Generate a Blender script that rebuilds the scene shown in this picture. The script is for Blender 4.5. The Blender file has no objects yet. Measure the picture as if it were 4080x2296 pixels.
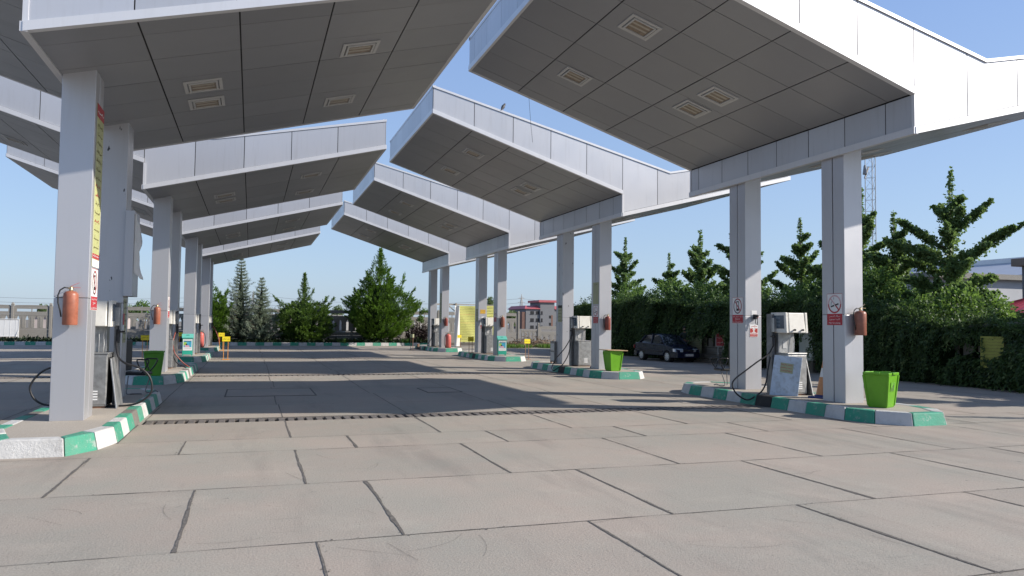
import bpy, bmesh, math, random
import numpy as np
from mathutils import Vector, Matrix, noise

random.seed(7)
SC = bpy.context.scene
COL = SC.collection
PI = math.pi

# ------------------------------------------------------------------ mesh helper
class MB:
    """collects faces of one part; build() links them as ONE mesh object"""
    def __init__(s):
        s.v = []; s.f = []; s.m = []; s.t = []
    def add(s, vs, fs, m=0, t=0.5):
        n = len(s.v); s.v += [tuple(p) for p in vs]
        for f in fs:
            s.f.append([i + n for i in f]); s.m.append(m); s.t.append(t)
        return s
    def quad(s, a, b, c, d, m=0, t=0.5):
        return s.add([a, b, c, d], [(0, 1, 2, 3)], m, t)
    def box(s, x0, x1, y0, y1, z0, z1, m=0, t=0.5, rot=None, piv=None):
        vs = [(x0,y0,z0),(x1,y0,z0),(x1,y1,z0),(x0,y1,z0),(x0,y0,z1),(x1,y0,z1),(x1,y1,z1),(x0,y1,z1)]
        if rot is not None:
            pv = Vector(piv or ((x0+x1)/2, (y0+y1)/2, (z0+z1)/2))
            vs = [tuple(rot @ (Vector(p) - pv) + pv) for p in vs]
        return s.add(vs, [(0,3,2,1),(4,5,6,7),(0,1,5,4),(1,2,6,5),(2,3,7,6),(3,0,4,7)], m, t)
    def hexa(s, b, t4, m=0, t=0.5):
        """b, t4: four bottom and four top points, counter-clockwise from above"""
        return s.add(list(b) + list(t4), [(0,3,2,1),(4,5,6,7),(0,1,5,4),(1,2,6,5),(2,3,7,6),(3,0,4,7)], m, t)
    def bar(s, a, b, w, h=None, m=0, t=0.5):
        a = Vector(a); b = Vector(b); h = h or w
        d = (b - a).normalized()
        up = Vector((0,0,1)) if abs(d.z) < 0.95 else Vector((0,1,0))
        x = d.cross(up).normalized(); y = x.cross(d).normalized()
        vs = []
        for p in (a, b):
            for sx, sy in ((-1,-1),(1,-1),(1,1),(-1,1)):
                vs.append(p + x*sx*w/2 + y*sy*h/2)
        return s.add(vs, [(0,1,2,3),(7,6,5,4),(0,4,5,1),(1,5,6,2),(2,6,7,3),(3,7,4,0)], m, t)
    def tube(s, pts, r, n=8, m=0, t=0.5, cap=True):
        pts = [Vector(p) for p in pts]; k = len(pts)
        rs = r if isinstance(r, (list, tuple)) else [r]*k
        d0 = (pts[1]-pts[0]).normalized()
        ref = Vector((0,0,1)) if abs(d0.z) < 0.9 else Vector((0,1,0))
        x = d0.cross(ref).normalized(); vs = []; fs = []
        for i, p in enumerate(pts):
            d = (pts[min(i+1,k-1)] - pts[max(i-1,0)]).normalized()
            x = (x - d*x.dot(d)).normalized(); y = d.cross(x)
            for j in range(n):
                a = 2*PI*j/n
                vs.append(p + (x*math.cos(a) + y*math.sin(a))*rs[i])
        for i in range(k-1):
            for j in range(n):
                fs.append((i*n+j, i*n+(j+1)%n, (i+1)*n+(j+1)%n, (i+1)*n+j))
        if cap:
            fs.append(tuple(range(n-1,-1,-1))); fs.append(tuple((k-1)*n+j for j in range(n)))
        return s.add(vs, fs, m, t)
    def lathe(s, prof, c=(0,0,0), n=20, m=0, t=0.5, axis='Z'):
        """prof: (radius, height) pairs from bottom to top"""
        vs = []; fs = []; k = len(prof)
        for r, z in prof:
            for j in range(n):
                a = 2*PI*j/n
                p = (r*math.cos(a), r*math.sin(a), z)
                if axis == 'Y': p = (p[0], p[2], p[1])
                if axis == 'X': p = (p[2], p[0], p[1])
                vs.append((p[0]+c[0], p[1]+c[1], p[2]+c[2]))
        for i in range(k-1):
            for j in range(n):
                fs.append((i*n+j, i*n+(j+1)%n, (i+1)*n+(j+1)%n, (i+1)*n+j))
        fs.append(tuple(range(n-1,-1,-1))); fs.append(tuple((k-1)*n+j for j in range(n)))
        return s.add(vs, fs, m, t)
    def poly(s, pts, d, m=0, t=0.5):
        """planar outline pushed along vector d (closed solid)"""
        n = len(pts); d = Vector(d)
        vs = [Vector(p) for p in pts] + [Vector(p)+d for p in pts]
        fs = [tuple(range(n-1,-1,-1)), tuple(range(n,2*n))]
        for i in range(n):
            j = (i+1) % n
            fs.append((i, j, n+j, n+i))
        return s.add(vs, fs, m, t)
    def panel(s, a, b, c, d, gap, th, m=0, t=0.5):
        """sheet panel a-b-c-d (outer face, normal by right hand) with its edges returned th behind"""
        a, b, c, d = map(Vector, (a, b, c, d))
        n = (b-a).cross(d-a).normalized()
        ctr = (a+b+c+d)/4
        def ins(p, q, r):
            u = (q-p); v = (r-p)
            return p + u.normalized()*gap[0] + v.normalized()*gap[1]
        o = [ins(a,b,d), a*0, a*0, a*0]
        o[1] = b + (a-b).normalized()*gap[0] + (c-b).normalized()*gap[1]
        o[2] = c + (d-c).normalized()*gap[0] + (b-c).normalized()*gap[1]
        o[3] = d + (c-d).normalized()*gap[0] + (a-d).normalized()*gap[1]
        i = [p - n*th for p in o]
        return s.add(o + i, [(0,1,2,3),(0,4,5,1),(1,5,6,2),(2,6,7,3),(3,7,4,0)], m, t)
    def merge(s, other, M=None, m=None, t=None):
        n = len(s.v)
        s.v += [tuple(M @ Vector(p)) if M is not None else p for p in other.v]
        s.f += [[i+n for i in f] for f in other.f]
        s.m += [m if m is not None else k for k in other.m]
        s.t += [t if t is not None else k for k in other.t]
        return s
    def build(s, name, mats, parent=None, smooth=False, bevel=0, seg=2, fix=False):
        me = bpy.data.meshes.new(name)
        me.from_pydata(s.v, [], s.f)
        mats = mats if isinstance(mats, (list, tuple)) else [mats]
        for m in mats: me.materials.append(m)
        me.polygons.foreach_set('material_index', s.m)
        at = me.attributes.new('tint', 'FLOAT', 'FACE')
        at.data.foreach_set('value', s.t)
        if smooth:
            me.polygons.foreach_set('use_smooth', [True]*len(s.f))
        if fix:
            b = bmesh.new(); b.from_mesh(me); bmesh.ops.recalc_face_normals(b, faces=b.faces); b.to_mesh(me); b.free()
        me.update()
        if smooth == 'auto':
            me.set_sharp_from_angle(angle=math.radians(40))
        o = bpy.data.objects.new(name, me); COL.objects.link(o)
        if parent is not None: o.parent = parent
        if bevel:
            md = o.modifiers.new('bevel', 'BEVEL'); md.width = bevel; md.segments = seg
            md.limit_method = 'ANGLE'; md.angle_limit = math.radians(50)
        return o

def thing(name, label, cat, loc=(0,0,0), rotz=0, group=None):
    o = bpy.data.objects.new(name, None); COL.objects.link(o)
    o.empty_display_size = 0.2
    o.location = loc; o.rotation_euler = (0,0,rotz)
    return tag(o, label, cat, group)
def tag(o, label, cat, group=None, kind='thing'):
    o['label'] = label; o['category'] = cat; o['kind'] = kind
    if group: o['group'] = group
    elif 'group' in o: del o['group']
    return o
def struct(o, label=None):
    o['kind'] = 'structure'
    if label: o['label'] = label
    return o
def copy_tree(o, parent=None):
    c = o.copy(); COL.objects.link(c)
    if parent is not None: c.parent = parent
    for ch in list(o.children): copy_tree(ch, c)
    return c
def part_label(o, s): o['label'] = s; return o

# ------------------------------------------------------------------ materials
def mat(name):
    m = bpy.data.materials.new(name); m.use_nodes = True
    nt = m.node_tree; nt.nodes.clear()
    out = nt.nodes.new('ShaderNodeOutputMaterial')
    b = nt.nodes.new('ShaderNodeBsdfPrincipled')
    nt.links.new(b.outputs[0], out.inputs[0])
    return m, nt, b, out
def N(nt, t, **kw):
    n = nt.nodes.new(t)
    for k, v in kw.items():
        if k in n.inputs.keys(): n.inputs[k].default_value = v
        else: setattr(n, k, v)
    return n
def L(nt, a, b): nt.links.new(a, b)
def coords(nt, scale=(1,1,1), kind='Object'):
    tc = N(nt, 'ShaderNodeTexCoord'); mp = N(nt, 'ShaderNodeMapping')
    mp.inputs['Scale'].default_value = scale
    L(nt, tc.outputs[kind], mp.inputs['Vector'])
    return mp.outputs['Vector']
def noise_fac(nt, vec, scale, detail=4, rough=0.6, lo=0.3, hi=0.7):
    n = N(nt, 'ShaderNodeTexNoise'); n.inputs['Scale'].default_value = scale
    n.inputs['Detail'].default_value = detail; n.inputs['Roughness'].default_value = rough
    L(nt, vec, n.inputs['Vector'])
    r = N(nt, 'ShaderNodeMapRange'); r.inputs['From Min'].default_value = lo; r.inputs['From Max'].default_value = hi
    L(nt, n.outputs['Fac'], r.inputs['Value'])
    return r.outputs['Result']
def mix(nt, fac, a, b, blend='MIX'):
    n = N(nt, 'ShaderNodeMix'); n.data_type = 'RGBA'; n.blend_type = blend
    for i, x in ((0, fac), (6, a), (7, b)):
        if isinstance(x, (int, float)): n.inputs[i].default_value = x
        elif isinstance(x, tuple): n.inputs[i].default_value = (*x, 1) if len(x) == 3 else x
        else: L(nt, x, n.inputs[i])
    return n.outputs[2]
def mth(nt, op, a, b=0.0):
    n = N(nt, 'ShaderNodeMath'); n.operation = op
    for i, x in ((0, a), (1, b)):
        if isinstance(x, (int, float)): n.inputs[i].default_value = x
        else: L(nt, x, n.inputs[i])
    return n.outputs[0]
def bump(nt, b, h, strength=0.3, dist=0.01):
    n = N(nt, 'ShaderNodeBump'); n.inputs['Strength'].default_value = strength; n.inputs['Distance'].default_value = dist
    L(nt, h, n.inputs['Height']); L(nt, n.outputs[0], b.inputs['Normal'])
def tint_out(nt):
    a = N(nt, 'ShaderNodeAttribute'); a.attribute_name = 'tint'; return a.outputs['Fac']

def paint(name, c, rough=0.45, metal=0.0, var=0.12, scale=6.0, dirt=None, dirt_amt=0.35, spec=0.5, bmp=0.0):
    m, nt, b, o = mat(name)
    v = coords(nt)
    c2 = tuple(max(0, x*(1-var)) for x in c); c1 = tuple(min(1, x*(1+var)) for x in c)
    col = mix(nt, noise_fac(nt, v, scale), c2, c1)
    if dirt:
        col = mix(nt, mth(nt, 'MULTIPLY', noise_fac(nt, v, scale*2.3, 6, 0.7, 0.5, 0.75), dirt_amt), col, dirt)
    L(nt, col, b.inputs['Base Color'])
    b.inputs['Roughness'].default_value = rough; b.inputs['Metallic'].default_value = metal
    b.inputs['Specular IOR Level'].default_value = spec
    if bmp: bump(nt, b, noise_fac(nt, v, scale*8, 5), bmp, 0.004)
    return m

def silver(name, base, metal, rough, chips=False, streak=0.25):
    """silver lacquered composite panel: slightly different sheet to sheet, faint rain streaks"""
    m, nt, b, o = mat(name)
    v = coords(nt)
    tn = tint_out(nt)
    lo = tuple(x*0.93 for x in base); hi = tuple(min(1, x*1.06) for x in base)
    col = mix(nt, tn, lo, hi)
    vs = coords(nt, (3.0, 3.0, 0.22))
    st = noise_fac(nt, vs, 3.5, 5, 0.65, 0.52, 0.78)
    col = mix(nt, mth(nt, 'MULTIPLY', st, streak), col, (0.30, 0.29, 0.27))
    rg = N(nt, 'ShaderNodeMapRange'); rg.inputs['To Min'].default_value = rough*0.95; rg.inputs['To Max'].default_value = rough*1.08
    L(nt, noise_fac(nt, v, 1.7, 3), rg.inputs['Value'])
    L(nt, rg.outputs[0], b.inputs['Roughness'])
    if chips:
        vc = coords(nt, (9.0, 9.0, 3.0))
        ch = noise_fac(nt, vc, 1.6, 2, 0.5, 0.71, 0.73)
        col = mix(nt, ch, col, (0.06, 0.06, 0.07))
    L(nt, col, b.inputs['Base Color'])
    b.inputs['Metallic'].default_value = metal
    # sheets are never perfectly flat
    bump(nt, b, noise_fac(nt, v, 0.6, 1), 0.018, 0.05)
    return m

M = {}
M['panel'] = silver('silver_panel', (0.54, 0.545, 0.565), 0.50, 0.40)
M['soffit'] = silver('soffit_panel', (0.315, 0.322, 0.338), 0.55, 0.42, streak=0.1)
M['trim'] = silver('trim_panel', (0.66, 0.66, 0.67), 0.40, 0.42, streak=0.12)
M['column'] = silver('column_panel', (0.52, 0.52, 0.54), 0.58, 0.42, streak=0.10)
M['column_chip'] = silver('column_panel_chipped', (0.52, 0.52, 0.54), 0.58, 0.42, chips=True, streak=0.12)
M['gap'] = paint('gap_dark', (0.02, 0.02, 0.022), 0.8)
M['roof'] = paint('roof_sheet', (0.42, 0.42, 0.43), 0.5, 0.3)
M['lampframe'] = paint('lamp_frame', (0.50, 0.50, 0.49), 0.4, 0.1, 0.05)
M['lampglass'] = paint('lamp_glass', (0.22, 0.17, 0.12), 0.3, 0.0, 0.35, 9.0)
M['lamptube'] = paint('lamp_reflector', (0.42, 0.38, 0.31), 0.3, 0.2, 0.1)

def m_concrete(name, c, tint=True, sc=1.0, bm=0.25, stain=(0.11, 0.105, 0.10)):
    m, nt, b, o = mat(name)
    v = coords(nt, kind='Object')
    big = noise_fac(nt, v, 0.35*sc, 5, 0.6, 0.3, 0.7)
    mid = noise_fac(nt, v, 2.2*sc, 8, 0.78, 0.3, 0.7)
    fine = noise_fac(nt, v, 55*sc, 3, 0.7, 0.30, 0.70)
    col = mix(nt, big, tuple(x*0.90 for x in c), (c[0]*1.08, c[1]*1.065, c[2]*1.05))
    col = mix(nt, mth(nt, 'MULTIPLY', mid, 0.45), col, (c[0]*0.86, c[1]*0.84, c[2]*0.83))
    col = mix(nt, mth(nt, 'MULTIPLY', fine, 0.8), col, tuple(x*0.60 for x in c))
    if tint:
        tn = tint_out(nt)
        col = mix(nt, 0.16, col, mix(nt, tn, (c[0]*0.72, c[1]*0.73, c[2]*0.74), (c[0]*1.25, c[1]*1.22, c[2]*1.20)))
        # tyre-dark drips and oil, drawn out along the lanes
        vl = coords(nt, (1.1, 0.16, 1))
        oil = noise_fac(nt, vl, 1.0, 7, 0.68, 0.52, 0.78)
        col = mix(nt, mth(nt, 'MULTIPLY', oil, 0.45), col, stain)
        pale = noise_fac(nt, v, 0.9, 6, 0.7, 0.55, 0.75)
        col = mix(nt, mth(nt, 'MULTIPLY', pale, 0.30), col, (c[0]*1.28, c[1]*1.25, c[2]*1.22))
        sp = noise_fac(nt, v, 4.2, 5, 0.7, 0.66, 0.74)
        col = mix(nt, mth(nt, 'MULTIPLY', sp, 0.6), col, stain)
        # warm and cool patches of old cement
        hue = noise_fac(nt, v, 0.55, 5, 0.65, 0.38, 0.62)
        col = mix(nt, 1.0, col, mix(nt, hue, (0.93, 0.96, 0.955), (1.05, 1.0, 0.985)), 'MULTIPLY')
        # fine scratches
        vx = coords(nt, (0.9, 9.0, 1)); 
        sx = noise_fac(nt, vx, 2.2, 3, 0.5, 0.66, 0.72)
        col = mix(nt, mth(nt, 'MULTIPLY', sx, 0.22), col, tuple(x*0.5 for x in c))
        vo = N(nt, 'ShaderNodeTexVoronoi'); vo.inputs['Scale'].default_value = 17
        L(nt, v, vo.inputs['Vector'])
        pit = N(nt, 'ShaderNodeMapRange'); pit.inputs['From Min'].default_value = 0.05; pit.inputs['From Max'].default_value = 0.20
        pit.inputs['To Min'].default_value = 1; pit.inputs['To Max'].default_value = 0
        L(nt, vo.outputs['Distance'], pit.inputs['Value'])
        col = mix(nt, mth(nt, 'MULTIPLY', mth(nt, 'MULTIPLY', pit.outputs[0], noise_fac(nt, v, 1.3, 4, 0.6, 0.42, 0.6)), 0.6), col, tuple(x*0.45 for x in c))
    L(nt, col, b.inputs['Base Color'])
    b.inputs['Roughness'].default_value = 0.88
    b.inputs['Specular IOR Level'].default_value = 0.25
    hh = mth(nt, 'ADD', fine, mth(nt, 'MULTIPLY', mid, 0.6))
    bump(nt, b, hh, bm, 0.012)
    return m
M['paving'] = m_concrete('paving_concrete', (0.385, 0.352, 0.306))
M['ground'] = m_concrete('ground_earth', (0.22, 0.20, 0.17), tint=False, sc=0.5)
M['joint'] = paint('joint_grit', (0.135, 0.122, 0.108), 0.95, 0, 0.35, 20, (0.03, 0.028, 0.026), 0.85, bmp=0.8)
M['deck'] = m_concrete('island_concrete', (0.44, 0.40, 0.345), tint=False)
M['soil'] = m_concrete('dark_soil', (0.045, 0.038, 0.03), tint=False)
def kerb_paint(name, c, under=(0.40, 0.39, 0.37)):
    m, nt, b, o = mat(name)
    v = coords(nt)
    worn = noise_fac(nt, v, 7, 8, 0.8, 0.56, 0.63)
    col = mix(nt, noise_fac(nt, v, 3, 4), tuple(x*0.86 for x in c), c)
    col = mix(nt, mth(nt, 'MULTIPLY', worn, 0.75), col, under)
    col = mix(nt, mth(nt, 'MULTIPLY', noise_fac(nt, v, 2.1, 7, 0.75, 0.45, 0.75), 0.45), col, (0.20, 0.19, 0.17))
    L(nt, col, b.inputs['Base Color']); b.inputs['Roughness'].default_value = 0.65
    bump(nt, b, noise_fac(nt, v, 30, 6, 0.7), 0.5, 0.01)
    return m
M['kerb_w'] = kerb_paint('kerb_white', (0.56, 0.555, 0.535))
M['kerb_g'] = kerb_paint('kerb_green', (0.035, 0.30, 0.19), (0.33, 0.36, 0.33))
M['kerb_raw'] = m_concrete('kerb_bare', (0.20, 0.185, 0.165), tint=False)
M['kerb_dark'] = paint('kerb_drain_block', (0.022, 0.02, 0.018), 0.7, 0, 0.4, 10, bmp=0.5)
M['grate'] = paint('grate_iron', (0.17, 0.15, 0.135), 0.7, 0.4, 0.3, 12)
M['pit'] = paint('drain_pit', (0.012, 0.012, 0.012), 0.9)
M['steel'] = paint('brushed_steel', (0.40, 0.40, 0.39), 0.42, 0.75, 0.22, 7, (0.16, 0.14, 0.12), 0.45)
M['steel_dark'] = paint('dull_steel', (0.22, 0.22, 0.22), 0.5, 0.6, 0.25, 6, (0.10, 0.09, 0.08), 0.5)
M['door_white'] = paint('scuffed_white_panel', (0.46, 0.53, 0.62), 0.45, 0.2, 0.15, 5, (0.17, 0.15, 0.13), 0.6)
M['head_white'] = paint('cream_head', (0.72, 0.70, 0.64), 0.40, 0, 0.06, 4, (0.35, 0.30, 0.24), 0.25)
M['screen'] = paint('display_glass', (0.05, 0.075, 0.11), 0.12, 0, 0.1)
M['lcd'] = paint('lcd_window', (0.10, 0.14, 0.18), 0.2, 0, 0.1)
M['black'] = paint('black_rubber', (0.014, 0.014, 0.016), 0.5, 0, 0.2)
M['blackgloss'] = paint('black_gloss', (0.02, 0.02, 0.022), 0.25, 0, 0.2)
M['chrome'] = paint('chrome', (0.6, 0.6, 0.6), 0.2, 1.0, 0.1)
M['ext_red'] = paint('faded_red_lacquer', (0.32, 0.105, 0.060), 0.42, 0, 0.25, 9, (0.22, 0.10, 0.07), 0.5)
M['ext_pink'] = paint('sun_bleached_red', (0.52, 0.12, 0.10), 0.4, 0, 0.12, 6, (0.4, 0.14, 0.1), 0.4)
M['ext_rust_shaded'] = paint('weathered_shaded_lacquer', (0.25, 0.088, 0.055), 0.42, 0, 0.25, 9, (0.16, 0.08, 0.06), 0.5)  # rusty lacquer made browner: partial shade is put into the colour
M['ext_brown'] = paint('dark_red_lacquer', (0.22, 0.05, 0.035), 0.38, 0, 0.25, 9, (0.14, 0.06, 0.045), 0.5)
M['red'] = paint('red_lever', (0.42, 0.04, 0.03), 0.4, 0, 0.2)
M['brass'] = paint('brass', (0.45, 0.36, 0.22), 0.35, 0.8, 0.2)
M['bin_green'] = paint('lime_plastic', (0.125, 0.34, 0.012), 0.38, 0, 0.10, 4, (0.10, 0.22, 0.02), 0.3)
M['bin_shaded'] = paint('shaded_green_plastic', (0.085, 0.26, 0.015), 0.42, 0, 0.12, 4)  # green plastic darkened: the shade on this bin is in its colour
M['wood'] = paint('bare_wood', (0.42, 0.29, 0.16), 0.7, 0, 0.2, 10)
M['wood_grey'] = paint('weathered_wood', (0.36, 0.32, 0.27), 0.8, 0, 0.2, 10)
M['teal'] = paint('teal_enamel', (0.03, 0.36, 0.25), 0.35, 0, 0.08, 4, (0.10, 0.25, 0.2), 0.3)
M['teal_light'] = paint('pale_teal_enamel', (0.12, 0.46, 0.38), 0.35, 0, 0.08, 4)
M['yellow'] = paint('sign_yellow', (0.78, 0.62, 0.02), 0.45, 0, 0.08, 5)
M['orange'] = paint('orange_stand', (0.62, 0.26, 0.05), 0.5, 0, 0.15, 8)
M['rust'] = paint('rusty_stand', (0.24, 0.13, 0.08), 0.75, 0, 0.3, 10)
M['ink'] = paint('ink_black', (0.02, 0.02, 0.02), 0.6)
M['ink_soft'] = paint('faded_ink', (0.16, 0.14, 0.05), 0.7)
M['ink_red'] = paint('ink_red', (0.42, 0.03, 0.04), 0.55)
M['white'] = paint('white_print', (0.74, 0.74, 0.73), 0.5, 0, 0.04, 5, (0.5, 0.49, 0.46), 0.2)
M['signgrey'] = paint('grey_print', (0.35, 0.36, 0.40), 0.5)
M['poster_y'] = paint('poster_yellow_green', (0.46, 0.47, 0.20), 0.5, 0, 0.08, 5)
M['poster_dull'] = paint('poster_dull', (0.36, 0.37, 0.22), 0.55, 0, 0.1, 5)
M['amber'] = paint('amber_print', (0.70, 0.40, 0.05), 0.5, 0, 0.06)
M['art_blue'] = paint('art_blue', (0.06, 0.36, 0.52), 0.5, 0, 0.25, 9)
M['art_green'] = paint('art_green', (0.30, 0.50, 0.08), 0.5, 0, 0.2, 9)
M['art_pink'] = paint('art_pink', (0.62, 0.34, 0.40), 0.5, 0, 0.2, 9)
M['cone'] = paint('cone_orange', (0.56, 0.25, 0.10), 0.5, 0, 0.15, 6, (0.4, 0.24, 0.14), 0.4)
M['blue'] = paint('blue_plastic', (0.02, 0.035, 0.16), 0.5, 0, 0.2)
M['bag_blue'] = paint('blue_cloth', (0.03, 0.05, 0.16), 0.8, 0, 0.2)
# ------------------------------------------------------------------ camera, sky, sun
YAW, PIT, ROL, FPX = 0.326, 0.0471, 0.0116, 1935.5
fwd = Vector((math.sin(YAW)*math.cos(PIT), math.cos(YAW)*math.cos(PIT), math.sin(PIT)))
r0 = Vector((math.cos(YAW), -math.sin(YAW), 0)); u0 = r0.cross(fwd)
rt = r0*math.cos(ROL) + u0*math.sin(ROL); up = -r0*math.sin(ROL) + u0*math.cos(ROL)
cd = bpy.data.cameras.new('camera'); cam = bpy.data.objects.new('camera', cd); COL.objects.link(cam)
cam.matrix_world = Matrix(((rt.x, up.x, -fwd.x, 0), (rt.y, up.y, -fwd.y, 0), (rt.z, up.z, -fwd.z, 1.6), (0,0,0,1)))
cd.sensor_width = 36; cd.lens = FPX/2576*36; cd.clip_start = 0.05; cd.clip_end = 6000
SC.camera = cam
SUN = Vector((1.6, -0.73, 1.0)).normalized()
w = bpy.data.worlds.new('World'); SC.world = w; w.use_nodes = True
wn = w.node_tree; bg = wn.nodes['Background']
sky = wn.nodes.new('ShaderNodeTexSky'); sky.sky_type = 'NISHITA'; sky.sun_disc = False
sky.sun_elevation = math.asin(SUN.z); sky.sun_rotation = math.atan2(SUN.x, SUN.y)
sky.altitude = 50; sky.air_density = 1.0; sky.dust_density = 1.0; sky.ozone_density = 4.0
# pale summer haze over the physical sky: a smooth elevation gradient blended into it
tcw = wn.nodes.new('ShaderNodeTexCoord'); sx = wn.nodes.new('ShaderNodeSeparateXYZ'); wn.links.new(tcw.outputs['Generated'], sx.inputs[0])
rp = wn.nodes.new('ShaderNodeValToRGB'); wn.links.new(sx.outputs['Z'], rp.inputs[0])
rp.color_ramp.elements[0].position = 0.0; rp.color_ramp.elements[0].color = (2.70, 3.45, 4.55, 1)
rp.color_ramp.elements[1].position = 1.0; rp.color_ramp.elements[1].color = (0.85, 1.25, 2.3, 1)
e = rp.color_ramp.elements.new(0.16); e.color = (2.35, 3.20, 4.70, 1)
e = rp.color_ramp.elements.new(0.38); e.color = (1.75, 2.65, 4.80, 1)
e = rp.color_ramp.elements.new(0.66); e.color = (1.55, 2.30, 4.1, 1)
mx = wn.nodes.new('ShaderNodeMix'); mx.data_type = 'RGBA'; mx.inputs[0].default_value = 0.65
wn.links.new(sky.outputs[0], mx.inputs[6]); wn.links.new(rp.outputs[0], mx.inputs[7])
wn.links.new(mx.outputs[2], bg.inputs[0]); bg.inputs[1].default_value = 0.112
sl = bpy.data.lights.new('sun', 'SUN'); sl.energy = 4.3; sl.angle = math.radians(0.53); sl.color = (1.0, 0.93, 0.84)
so = bpy.data.objects.new('sun', sl); COL.objects.link(so)
so.rotation_euler = SUN.to_track_quat('Z', 'Y').to_euler()
SC.view_settings.view_transform = 'Standard'; SC.view_settings.look = 'None'
SC.view_settings.exposure = 0.66; SC.view_settings.gamma = 1.0

# ------------------------------------------------------------------ layout
D = 10.72                       # canopy to canopy
XR, XL = 10.5, -2.585           # left faces of the columns, right and left rows
YF = {'R': 9.92, 'L': 10.34}    # front face of the first canopy of each row
XB = {'R': XR - 0.06, 'L': XL - 0.06}
CY = {'R': 13.46, 'L': 13.87}   # middle of the first island
XC = {'R': XR + 0.213, 'L': XL + 0.213}
KH = 0.21                       # island height

# ------------------------------------------------------------------ ground, paving, joints
g = MB(); g.quad((-700,-60,-0.24), (900,-60,-0.24), (900,1500,-0.24), (-700,1500,-0.24))
struct(g.build('ground', M['ground']), 'flat earth beyond the paved yard')

rowY = [-4.0, 1.75, 3.85, 5.83, 7.92, 10.03, 11.12, 13.02]
rowX = {1: 1.55, 2: 0.5, 3: 1.14, 4: 0.56, 5: 1.28, 6: 0.56, 0: 0.6}
rows = [(rowY[i], rowY[i+1], rowX[i]) for i in range(len(rowY)-1)]
DR = [13.02 + D*i for i in range(4)]            # near edge of each drain
DW = 0.52
rnd = random.Random(3)
for i in range(4):
    a = DR[i] + DW; b = DR[i+1] if i < 3 else 54.6
    n = 5
    ys = [a + (b-a)*k/n for k in range(n+1)]
    for k in range(n):
        rows.append((ys[k], ys[k+1], 0.53 if k not in (1,) else 0.53))
X0, X1 = -34.0, 19.5
pv = MB(); jt = MB()
def xs_of(off, k=0):
    n0 = int((X0-off)//2.1) + 1
    out = []; i = n0
    while off + i*2.1 < X1:
        x = off + i*2.1
        out.append(x + rnd.uniform(-0.05, 0.05) if abs(x) < 30 else x); i += 1
    return out
special = {3: [-2.6, -0.46, 1.14, 3.45, 5.6, 7.85], 4: [-1.72, 0.56, 2.69, 4.77, 6.8, 8.96], 2: [-1.6, 0.5, 2.65, 4.71, 6.7],
           6: [-1.6, 0.56, 2.69, 4.77, 6.83, 8.9]}
def ribbon(pts, w0, w1, seed):
    """grit-filled joint: a thin strip with ragged edges lying on the slabs"""
    vs = []; n = len(pts)
    for i, p in enumerate(pts):
        p = Vector(p); d = (Vector(pts[min(i+1,n-1)]) - Vector(pts[max(i-1,0)])).normalized()
        q = Vector((-d.y, d.x, 0))
        a = noise.noise(Vector((p.x*2.3+seed, p.y*2.3, 1.7))); c = noise.noise(Vector((p.x*9+seed, p.y*9, 5.1)))
        e = noise.noise(Vector((p.x*9+seed, p.y*9, 9.3))); s = noise.noise(Vector((p.x*1.3, p.y*1.3, seed)))
        hw = w0 + (w1-w0)*min(1, max(0, 0.5+0.9*a))
        off = 0.006*s
        vs.append((p + q*(off + hw*(1+0.7*c))).to_tuple()); vs.append((p + q*(off - hw*(1+0.7*e))).to_tuple())
    jt.add(vs, [(2*i, 2*i+1, 2*i+3, 2*i+2) for i in range(n-1)], 0, rnd.random())
for ri, (ya, yb, off) in enumerate(rows):
    xs = xs_of(off)
    if ri in special:
        sp = special[ri]; lo, hi = sp[0]-0.9, sp[-1]+1.2
        xs = [x for x in xs if x < lo] + sp + [x for x in xs if x > hi]
    xx = [X0] + xs + [X1]
    for i in range(len(xx)-1):
        pv.quad((xx[i],ya,0), (xx[i+1],ya,0), (xx[i+1],yb,0), (xx[i],yb,0), 0, rnd.random())
    far = ya > 26
    for x in xs:
        if far and (x < -14 or x > 12): continue
        st = 0.07 if ya < 9 else (0.15 if ya < 25 else 0.5)
        n = max(2, int((yb-ya)/st)); wide = rnd.random()
        pts = [(x + 0.012*noise.noise(Vector((x*3, (ya+(yb-ya)*k/n)*1.2, 2))), ya + (yb-ya)*k/n, 0.004) for k in range(n+1)]
        near = ya < 11.2
        ribbon(pts, 0.004 + 0.004*wide, (0.010 + 0.012*wide) if near else 0.010, x*7+ya)
for y in sorted({r[0] for r in rows} - set(DR) - {d+DW for d in DR}):
    if y < 1: continue
    st = 0.07 if y < 9 else (0.18 if y < 25 else 0.6)
    xa, xb = (-9, 18.6)
    n = int((xb-xa)/st)
    pts = [(xa + (xb-xa)*k/n, y + 0.012*noise.noise(Vector(((xa+(xb-xa)*k/n)*0.8, y, 4))), 0.0042) for k in range(n+1)]
    ribbon(pts, 0.0015, 0.008 if y < 12 else 0.007, y*3)
# scuffs and scratches scored into the nearer slabs
for k in range(75):
    x, y = rnd.uniform(-3, 11), rnd.uniform(4.2, 12.6); a = rnd.gauss(-0.9, 0.7); c_ = rnd.uniform(-1.2, 1.2); l = rnd.uniform(0.12, 0.75); n = 14; pts = []
    for q in range(n+1):
        pts.append((x, y, 0.0035)); x += math.cos(a)*l/n; y += math.sin(a)*l/n; a += c_/n
    ribbon(pts, 0.0005, 0.0018, k*1.7)
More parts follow.
